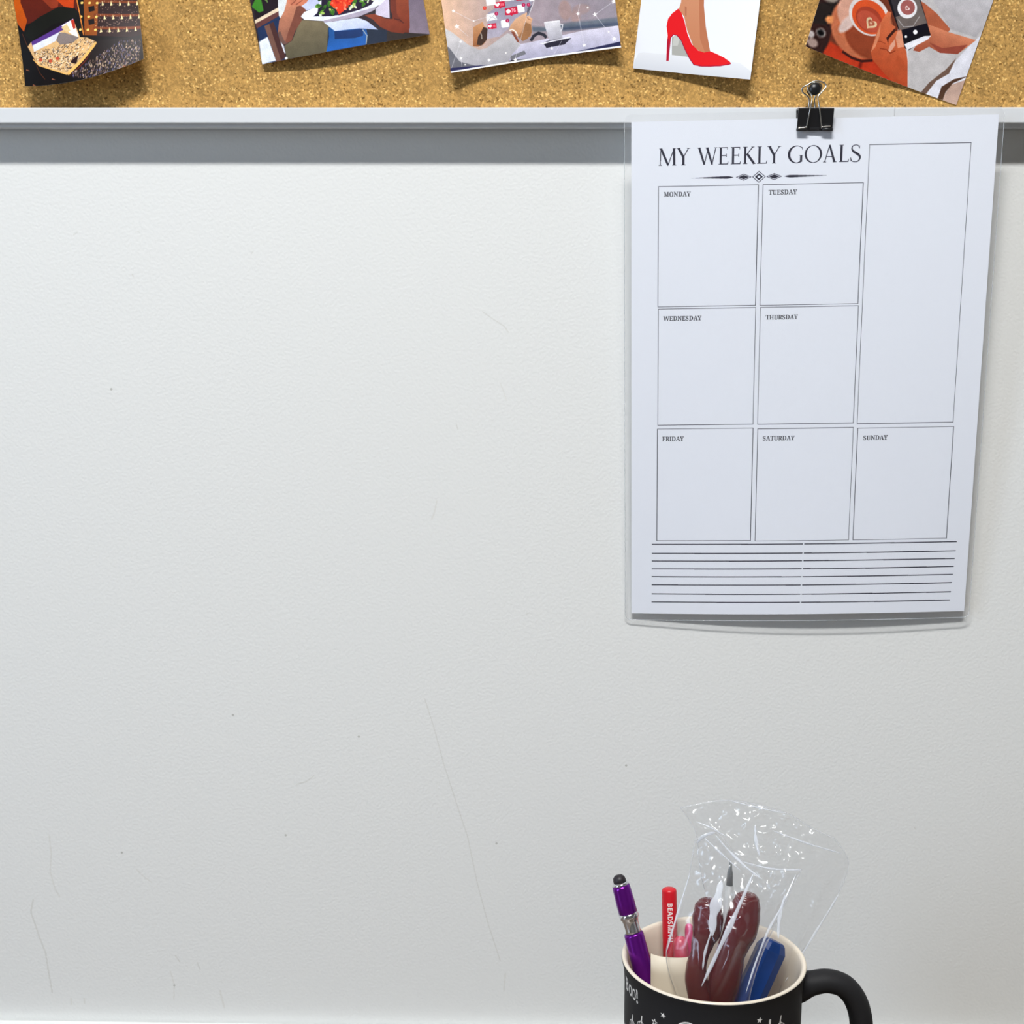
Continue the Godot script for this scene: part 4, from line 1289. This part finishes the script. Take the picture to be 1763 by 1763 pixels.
	for i in hp.size():
		var f := i / float(hp.size() - 1)
		var flare := maxf(exp(-pow(f / 0.1, 2.0)), exp(-pow((1.0 - f) / 0.1, 2.0)))
		hr.append(Vector2(0.0064 + 0.0048 * flare, 0.0070 + 0.001 * flare))
	var plain := mat(Color8(33, 33, 35), 0.62)
	plain.metallic_specular = 0.35
	obj("handle", tube_mesh(hp, hr, 24, Vector3.UP), plain, t)

# ---------------------------------------------------------------- pens and tools in the mug
# a turned stick from the mug's floor along a line; prof: Vector2(radius, distance below the tip) from the tip down
func stick(tip: Vector3, dir: Vector3, prof: Array, seg := 32, uv := false) -> ArrayMesh:
	var p := []
	for e in prof:
		p.append(Vector2(e.x, -e.y))
	p.reverse()
	return lathe(p, tip, dir, seg, uv)

func build_mug_contents() -> void:
	# purple stylus pen
	var tip := Vector3(0.0421, 0.9179, 0.1309)
	var low := Vector3(0.0559, 0.8681, 0.1409)
	var d := (tip - low).normalized()
	var violet := mat(Color8(112, 24, 142), 0.22, 0.7)
	var chrome := mat(Color8(226, 226, 230), 0.12, 1.0)
	var t := thing("stylus_pen", "shiny purple pen with a chrome ring and black stylus tip", "pen", tip - d * 0.14)
	obj("stylus_tip", stick(tip, d, [Vector2(0, 0), Vector2(0.002106, 0.0004), Vector2(0.003276, 0.0016), Vector2(0.003627, 0.0034), Vector2(0.003393, 0.0052), Vector2(0, 0.0052)]), mat(Color8(32, 26, 32), 0.5), t)
	obj("collar", stick(tip, d, [Vector2(0, 0.0046), Vector2(0.004095, 0.0046), Vector2(0.004563, 0.0054), Vector2(0.004563, 0.0062), Vector2(0, 0.0062)]), chrome, t)
	obj("cap", stick(tip, d, [Vector2(0, 0.006), Vector2(0.004797, 0.0061), Vector2(0.005031, 0.008), Vector2(0.005265, 0.016), Vector2(0.005265, 0.0215), Vector2(0.004914, 0.022), Vector2(0, 0.022)]), violet, t)
	obj("chrome_ring", stick(tip, d, [Vector2(0, 0.0218), Vector2(0.005499, 0.022), Vector2(0.005499, 0.0245), Vector2(0.004914, 0.0252), Vector2(0.004446, 0.027), Vector2(0.004329, 0.0315), Vector2(0.00468, 0.0335), Vector2(0, 0.0335)]), chrome, t)
	obj("barrel", stick(tip, d, [Vector2(0, 0.0332), Vector2(0.005148, 0.0334), Vector2(0.005499, 0.0345), Vector2(0.005733, 0.06), Vector2(0.005733, 0.10), Vector2(0.005265, 0.118), Vector2(0.00234, 0.128), Vector2(0, 0.13)]), violet, t)

	# red tube with white lettering up its side
	tip = Vector3(0.0724, 0.9019, 0.1129)
	low = Vector3(0.0735, 0.8643, 0.1169)
	d = (tip - low).normalized()
	var c := Canvas.new(27.0, 90.0, 20.0, Color8(206, 20, 36))
	var cx := 13.5
	c.text("BEADSMITH", font_of("Droid Sans", 700), cx - 1.5, 10.6, 21.5, 3.0, Color8(246, 240, 236), PI / 2)
	t = thing("red_tube", "slim red tube with white vertical lettering at the back of the mug", "marker", tip - d * 0.1)
	obj("tube_body", stick(tip, d, [Vector2(0, 0), Vector2(0.0030, 0.0001), Vector2(0.0038, 0.0006), Vector2(0.0042, 0.0016), Vector2(0.0043, 0.02), Vector2(0.0043, 0.086), Vector2(0, 0.086)], 40, true), tex_mat(c.finish(540, 1800), 0.4), t)

	# pink pieces behind the bag
	var pink := mat(Color8(214, 52, 112), 0.3)
	tip = Vector3(0.0835, 0.8833, 0.1189)
	low = Vector3(0.084, 0.8605, 0.1229)
	d = (tip - low).normalized()
	var o := obj("pink_pen", stick(tip, d, [Vector2(0, 0), Vector2(0.0013, 0.0003), Vector2(0.0021, 0.0015), Vector2(0.0024, 0.004), Vector2(0.0024, 0.012), Vector2(0.0034, 0.015), Vector2(0.0034, 0.07), Vector2(0, 0.071)]), pink)
	tag(o, "pink rounded pen end beside the red tube, behind the clear bag", "pen")
	tip = Vector3(0.0782, 0.8783, 0.1239)
	low = Vector3(0.079, 0.8575, 0.1309)
	d = (tip - low).normalized()
	o = obj("crimson_tube", stick(tip, d, [Vector2(0, 0), Vector2(0.002, 0.0004), Vector2(0.0036, 0.002), Vector2(0.0042, 0.005), Vector2(0.0042, 0.06), Vector2(0, 0.061)]), mat(Color8(206, 40, 72), 0.3))
	tag(o, "short crimson rounded tube end low between the red tube and pink pen", "tube")

	# curved cream card
	var P := []
	var Q := []
	for j in 13:
		var v := j / 12.0
		var row := []
		var rq := []
		for i in 21:
			var u := i / 20.0
			var a := lerpf(-1.15, 1.15, u)
			var x := lerpf(lerpf(0.060, 0.0612, 1.0 - v), lerpf(0.0835, 0.0815, 1.0 - v), (sin(a) / sin(1.15) + 1.0) / 2.0)
			var y := lerpf(DESK_Y + 0.012, 0.8788 - 0.0012 * u, v)
			var z: float = MUG.z + 0.004 + 0.006 * (cos(a) - 0.4) + (1.0 - v) * 0.012
			row.append(Vector3(x, y, z))
			rq.append(Vector3(x, y, z - 0.001))
		P.append(row)
		rq.reverse()
		Q.append(rq)
	var st := begin()
	var n := grid(st, P)
	n = grid(st, Q, [], n)
	var rim := [[], []]
	for i in 21:
		rim[0].append(P[12][i])
		rim[1].append(Q[12][20 - i])
	grid(st, rim, [], n)
	o = obj("cream_card", done(st), mat(Color8(214, 202, 180), 0.5))
	tag(o, "curved cream card standing between the purple pen and dark red grips", "card")

	# two glossy dark red grips of a hand tool
	t = thing("hand_tool", "hand tool with two glossy dark red grips upright in the clear bag", "hand tool", Vector3(MUG.x, DESK_Y + 0.01, MUG.z))
	var grip := mat(Color8(88, 8, 15), 0.25)
	grip.clearcoat_enabled = true
	grip.clearcoat = 0.5
	grip.clearcoat_roughness = 0.12
	var zl := [Vector3(0.092, 0.9098, 0.1429), Vector3(0.0918, 0.9092, 0.1429), Vector3(0.0916, 0.9079, 0.1429), Vector3(0.0913, 0.9056, 0.1439), Vector3(0.0909, 0.8996, 0.1459), Vector3(0.0902, 0.8936, 0.1479), Vector3(0.0881, 0.887, 0.1489), Vector3(0.0865, 0.8805, 0.1499), Vector3(0.0848, 0.8735, 0.1499), Vector3(0.085, 0.8635, 0.1489), Vector3(0.0877, 0.8492, 0.1469)]
	var rl := [0.0012, 0.0036, 0.0058, 0.0075, 0.0086, 0.0080, 0.0062, 0.0051, 0.0056, 0.0066, 0.0076]
	var zr := [Vector3(0.1131, 0.9132, 0.1429), Vector3(0.113, 0.9126, 0.1429), Vector3(0.1126, 0.9103, 0.1429), Vector3(0.1117, 0.9058, 0.1439), Vector3(0.1102, 0.8998, 0.1459), Vector3(0.1085, 0.8938, 0.1479), Vector3(0.1056, 0.8873, 0.1489), Vector3(0.1032, 0.8808, 0.1499), Vector3(0.1019, 0.8737, 0.1499), Vector3(0.1006, 0.8638, 0.1489), Vector3(0.0991, 0.8494, 0.1469)]
	var rr := [0.0012, 0.0048, 0.0067, 0.0082, 0.0093, 0.0093, 0.0085, 0.0080, 0.0086, 0.0090, 0.0080]
	for e in [[zl, rl], [zr, rr]]:
		var path := smooth(e[0], 6)
		var rad := []
		for i in path.size():
			var f: float = i / 6.0
			var k := mini(int(f), 9)
			var a: float = lerpf(e[1][k], e[1][k + 1], smoothstep(0.0, 1.0, f - k))
			rad.append(Vector2(a, a * 0.8))
		obj("grip", tube_mesh(path, rad, 28), grip, t)
	obj("jaw", box_mesh(Vector3(MUG.x + 0.002, DESK_Y + 0.008, MUG.z - 0.001), Vector3(MUG.x + 0.014, DESK_Y + 0.05, MUG.z + 0.009), 0.002), mat(Color8(160, 160, 164), 0.3, 1.0), t)

	# dark blue faceted marker
	tip = Vector3(0.13, 0.8809, 0.1339)
	low = Vector3(0.1149, 0.8497, 0.1429)
	d = (tip - low).normalized()
	var side := d.cross(Vector3.BACK).normalized()
	var face := side.cross(d).normalized()
	var bl := begin()
	bl.set_smooth_group(-1)
	var rings := []
	for e in [[0.0, 0.62], [0.0012, 0.78], [0.0052, 1.0], [0.105, 1.0]]:
		var ring := []
		for k in 8:
			var a := TAU * (k + 0.5) / 8.0
			var wide := 0.0088
			ring.append(tip - d * e[0] + (side * cos(a) * wide + face * sin(a) * 0.0066) * e[1])
		rings.append(ring)
	var mid := tip - d * 0.05
	for i in 3:
		for k in 8:
			quad_out(bl, rings[i][k], rings[i][(k + 1) % 8], rings[i + 1][(k + 1) % 8], rings[i + 1][k], mid)
	for k in 8:
		tri_out(bl, tip, rings[0][k], rings[0][(k + 1) % 8], mid)
		tri_out(bl, tip - d * 0.105, rings[3][k], rings[3][(k + 1) % 8], mid)
	o = obj("blue_marker", done(bl), mat(Color8(14, 56, 122), 0.36))
	tag(o, "dark blue faceted marker leaning right inside the mug", "marker")

	# slim grey pen whose tip shows through the bags
	tip = Vector3(0.1056, 0.9227, 0.1229)
	low = Vector3(0.1037, 0.8709, 0.1289)
	d = (tip - low).normalized()
	t = thing("grey_pen", "slim pale pen with a grey tip, seen through the clear bags behind the red grips", "pen", tip - d * 0.12)
	obj("pen_tip", stick(tip, d, [Vector2(0, 0), Vector2(0.0008, 0.0004), Vector2(0.001, 0.004), Vector2(0.0016, 0.0065), Vector2(0.0019, 0.0135), Vector2(0, 0.0136)]), mat(Color8(120, 124, 124), 0.35, 0.4), t)
	obj("barrel", stick(tip, d, [Vector2(0, 0.0134), Vector2(0.0024, 0.0135), Vector2(0.0026, 0.03), Vector2(0.0026, 0.11), Vector2(0, 0.111)]), mat(Color8(205, 207, 205), 0.4), t)

# ---------------------------------------------------------------- clear plastic bags
# rows: control points from the bottom to the open top; front and back film bulge apart between the side seams
func bag(called: String, label: String, rows: Array, ahead: float, behind: float, creases: Array, highlight_strips: Array, seed_: int) -> void:
	var nz := FastNoiseLite.new()
	nz.noise_type = FastNoiseLite.TYPE_SIMPLEX
	nz.fractal_type = FastNoiseLite.FRACTAL_RIDGED
	nz.fractal_octaves = 2
	nz.seed = seed_
	nz.frequency = 46.0
	var nu := 110
	var nv := 130
	var st := begin()
	var n := 0
	for face in [1.0, -1.0]:
		var P := []
		for j in nv + 1:
			var v := j / float(nv)
			var ctl := smooth(rows_at(rows, v, 5), nu / 4)
			var row := []
			for i in ctl.size():
				var u := i / float(ctl.size() - 1)
				var p: Vector3 = ctl[i]
				var open := pow(sin(PI * clampf(u, 0.0, 1.0)), 0.6)
				var z: float = (ahead if face > 0 else -behind) * open * (0.35 + 0.65 * sin(PI * clampf(v * 0.9 + 0.05, 0, 1)))
				z += open * 0.0026 * nz.get_noise_2d(p.x + face * 3.0, p.y) * smoothstep(0.4, 0.9, v)
				for c in creases:
					if c[4] == face:
						var a: Vector2 = c[0]
						var b: Vector2 = c[1]
						var w := Vector2(p.x, p.y)
						var s := clampf((w - a).dot(b - a) / (b - a).length_squared(), 0.0, 1.0)
						var dist := w.distance_to(a.lerp(b, s))
						z += open * c[2] * exp(-pow(dist / c[3], 2.0)) * sin(PI * clampf(s * 0.9 + 0.05, 0, 1))
				row.append(p + Vector3(0, 0, z))
			if face < 0:
				row.reverse()
			P.append(row)
		n = grid(st, P, [], n)
	var o := obj(called, done(st), film(Color(0.93, 0.95, 1.0, 0.008), 0.17))
	tag(o, label, "plastic bag", "clear plastic bags in the mug")
	# welded side seams and the doubled hem of the mouth
	var seam := film(Color(0.92, 0.94, 0.98, 0.16), 0.08)
	var lines := [[], [], []]
	for j in 41:
		var ctl := rows_at(rows, j / 40.0, 5)
		lines[0].append(ctl[0])
		lines[1].append(ctl[4])
	lines[2] = smooth(rows_at(rows, 1.0, 5), 8)
	for l in lines:
		var r := []
		for q in l:
			r.append(Vector2(0.00028, 0.00022))
		obj("seam", tube_mesh(l, r, 6), seam, o)
	# milky strips painted in as highlight streaks on the crinkled film: [points, radii across and deep in millimetres, at the thick middle]
	var highlight_film := film(Color(0.95, 0.97, 1.0, 0.42), 0.2)
	for f in highlight_strips:
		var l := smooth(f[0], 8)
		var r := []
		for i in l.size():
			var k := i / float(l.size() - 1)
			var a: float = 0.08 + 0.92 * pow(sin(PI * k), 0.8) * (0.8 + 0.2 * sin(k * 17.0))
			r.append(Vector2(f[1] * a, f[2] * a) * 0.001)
		obj("highlight_strip", tube_mesh(l, r, 12), highlight_film, o)

func xy(p: Vector3) -> Vector2:
	return Vector2(p.x, p.y)

func build_bags() -> void:
	var a := [
		[Vector3(0.0861, 0.8274, 0.1525), Vector3(0.0931, 0.8276, 0.1525), Vector3(0.0989, 0.8276, 0.1525), Vector3(0.1053, 0.8277, 0.1525), Vector3(0.1117, 0.8278, 0.1525)],
		[Vector3(0.0739, 0.8579, 0.1525), Vector3(0.0837, 0.8581, 0.1525), Vector3(0.0949, 0.8582, 0.1525), Vector3(0.1051, 0.8584, 0.1525), Vector3(0.1146, 0.8585, 0.1525)],
		[Vector3(0.0681, 0.8809, 0.1505), Vector3(0.0812, 0.8801, 0.1505), Vector3(0.0945, 0.8802, 0.1505), Vector3(0.1072, 0.8804, 0.1505), Vector3(0.1205, 0.8813, 0.1505)],
		[Vector3(0.0734, 0.9002, 0.1465), Vector3(0.0865, 0.8987, 0.1465), Vector3(0.1008, 0.8978, 0.1465), Vector3(0.1151, 0.898, 0.1465), Vector3(0.1287, 0.8989, 0.1465)],
		[Vector3(0.0796, 0.9182, 0.141), Vector3(0.092, 0.9183, 0.141), Vector3(0.1074, 0.9158, 0.141), Vector3(0.1233, 0.9146, 0.141), Vector3(0.1367, 0.9148, 0.141)],
		[Vector3(0.0841, 0.9407, 0.135), Vector3(0.0957, 0.9441, 0.133), Vector3(0.111, 0.9281, 0.135), Vector3(0.1269, 0.925, 0.136), Vector3(0.1429, 0.9245, 0.136)]]
	bag("plastic_bag", "crinkled clear plastic bag wrapped round the dark red grips", a, 0.0185, 0.012, [
		[xy(Vector3(0.1129, 0.9234, 0.15)), xy(Vector3(0.0875, 0.8595, 0.15)), 0.0065, 0.0042, 1.0],
		[xy(Vector3(0.094, 0.9242, 0.15)), xy(Vector3(0.0973, 0.8954, 0.15)), 0.0055, 0.0045, 1.0],
		[xy(Vector3(0.0801, 0.9274, 0.15)), xy(Vector3(0.0691, 0.8813, 0.15)), 0.0035, 0.0018, 1.0],
		[xy(Vector3(0.0871, 0.9492, 0.15)), xy(Vector3(0.1191, 0.9255, 0.15)), 0.003, 0.0014, 1.0],
		[xy(Vector3(0.0933, 0.9506, 0.15)), xy(Vector3(0.112, 0.9328, 0.15)), 0.003, 0.0011, 1.0],
		[xy(Vector3(0.0847, 0.8952, 0.15)), xy(Vector3(0.0841, 0.8643, 0.15)), 0.002, 0.002, 1.0]], [
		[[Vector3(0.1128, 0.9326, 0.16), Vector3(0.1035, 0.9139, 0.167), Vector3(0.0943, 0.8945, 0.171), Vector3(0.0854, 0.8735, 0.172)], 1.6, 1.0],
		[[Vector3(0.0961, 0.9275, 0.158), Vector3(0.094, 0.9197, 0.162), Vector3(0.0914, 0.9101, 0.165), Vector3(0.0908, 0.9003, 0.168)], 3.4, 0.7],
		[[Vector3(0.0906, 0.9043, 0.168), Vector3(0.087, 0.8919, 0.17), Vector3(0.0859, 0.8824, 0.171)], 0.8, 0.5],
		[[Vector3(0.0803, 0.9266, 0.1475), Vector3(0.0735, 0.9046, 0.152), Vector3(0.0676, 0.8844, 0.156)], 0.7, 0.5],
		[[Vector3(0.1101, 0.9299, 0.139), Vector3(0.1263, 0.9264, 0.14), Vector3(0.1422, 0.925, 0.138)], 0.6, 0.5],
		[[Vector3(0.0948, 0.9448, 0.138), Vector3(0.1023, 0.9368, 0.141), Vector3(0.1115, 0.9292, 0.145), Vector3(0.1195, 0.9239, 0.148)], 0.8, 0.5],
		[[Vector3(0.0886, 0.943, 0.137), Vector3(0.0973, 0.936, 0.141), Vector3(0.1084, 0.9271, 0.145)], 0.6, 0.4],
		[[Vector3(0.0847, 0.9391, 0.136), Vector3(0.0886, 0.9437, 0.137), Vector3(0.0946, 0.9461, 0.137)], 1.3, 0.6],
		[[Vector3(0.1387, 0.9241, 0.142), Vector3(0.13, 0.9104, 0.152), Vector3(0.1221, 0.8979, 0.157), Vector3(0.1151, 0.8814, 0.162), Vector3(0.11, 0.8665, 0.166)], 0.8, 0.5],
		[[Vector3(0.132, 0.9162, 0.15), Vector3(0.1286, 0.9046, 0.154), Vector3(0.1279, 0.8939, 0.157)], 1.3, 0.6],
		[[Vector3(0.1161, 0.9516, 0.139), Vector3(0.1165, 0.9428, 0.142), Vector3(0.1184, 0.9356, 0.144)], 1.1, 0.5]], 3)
	var b := [
		[Vector3(0.11, 0.8143, 0.1235), Vector3(0.116, 0.8144, 0.1235), Vector3(0.1209, 0.8145, 0.1235), Vector3(0.1259, 0.8146, 0.1235), Vector3(0.1309, 0.8146, 0.1235)],
		[Vector3(0.109, 0.8468, 0.1235), Vector3(0.1166, 0.8469, 0.1235), Vector3(0.1232, 0.847, 0.1235), Vector3(0.1298, 0.8471, 0.1235), Vector3(0.1364, 0.8486, 0.1235)],
		[Vector3(0.1047, 0.8674, 0.122), Vector3(0.1152, 0.8668, 0.122), Vector3(0.1261, 0.8663, 0.122), Vector3(0.136, 0.8657, 0.122), Vector3(0.1455, 0.8651, 0.122)],
		[Vector3(0.0966, 0.8871, 0.119), Vector3(0.1118, 0.8855, 0.119), Vector3(0.1269, 0.8839, 0.119), Vector3(0.1421, 0.8827, 0.119), Vector3(0.1573, 0.8815, 0.119)],
		[Vector3(0.0897, 0.9133, 0.115), Vector3(0.1089, 0.9101, 0.115), Vector3(0.1281, 0.9068, 0.115), Vector3(0.1486, 0.9035, 0.115), Vector3(0.1678, 0.8988, 0.115)],
		[Vector3(0.0866, 0.9354, 0.111), Vector3(0.1081, 0.9329, 0.111), Vector3(0.1305, 0.9296, 0.111), Vector3(0.1537, 0.9257, 0.111), Vector3(0.1741, 0.9175, 0.111)],
		[Vector3(0.078, 0.9484, 0.108), Vector3(0.106, 0.9528, 0.107), Vector3(0.137, 0.9463, 0.108), Vector3(0.1518, 0.9377, 0.108), Vector3(0.1659, 0.9312, 0.108)]]
	bag("plastic_bag", "larger clear plastic bag fanning open behind the blue marker", b, 0.010, 0.006, [
		[xy(Vector3(0.1409, 0.9253, 0.14)), xy(Vector3(0.1202, 0.8769, 0.14)), 0.006, 0.0036, 1.0],
		[xy(Vector3(0.1628, 0.9187, 0.14)), xy(Vector3(0.1356, 0.8597, 0.14)), 0.0045, 0.0022, 1.0],
		[xy(Vector3(0.1087, 0.9303, 0.14)), xy(Vector3(0.1415, 0.9259, 0.14)), 0.003, 0.0012, 1.0],
		[xy(Vector3(0.1292, 0.9508, 0.14)), xy(Vector3(0.1658, 0.9357, 0.14)), 0.003, 0.002, 1.0],
		[xy(Vector3(0.1035, 0.9652, 0.14)), xy(Vector3(0.1308, 0.9582, 0.14)), 0.0025, 0.0014, 1.0],
		[xy(Vector3(0.0844, 0.9466, 0.14)), xy(Vector3(0.1102, 0.9317, 0.14)), 0.003, 0.0014, 1.0]], [
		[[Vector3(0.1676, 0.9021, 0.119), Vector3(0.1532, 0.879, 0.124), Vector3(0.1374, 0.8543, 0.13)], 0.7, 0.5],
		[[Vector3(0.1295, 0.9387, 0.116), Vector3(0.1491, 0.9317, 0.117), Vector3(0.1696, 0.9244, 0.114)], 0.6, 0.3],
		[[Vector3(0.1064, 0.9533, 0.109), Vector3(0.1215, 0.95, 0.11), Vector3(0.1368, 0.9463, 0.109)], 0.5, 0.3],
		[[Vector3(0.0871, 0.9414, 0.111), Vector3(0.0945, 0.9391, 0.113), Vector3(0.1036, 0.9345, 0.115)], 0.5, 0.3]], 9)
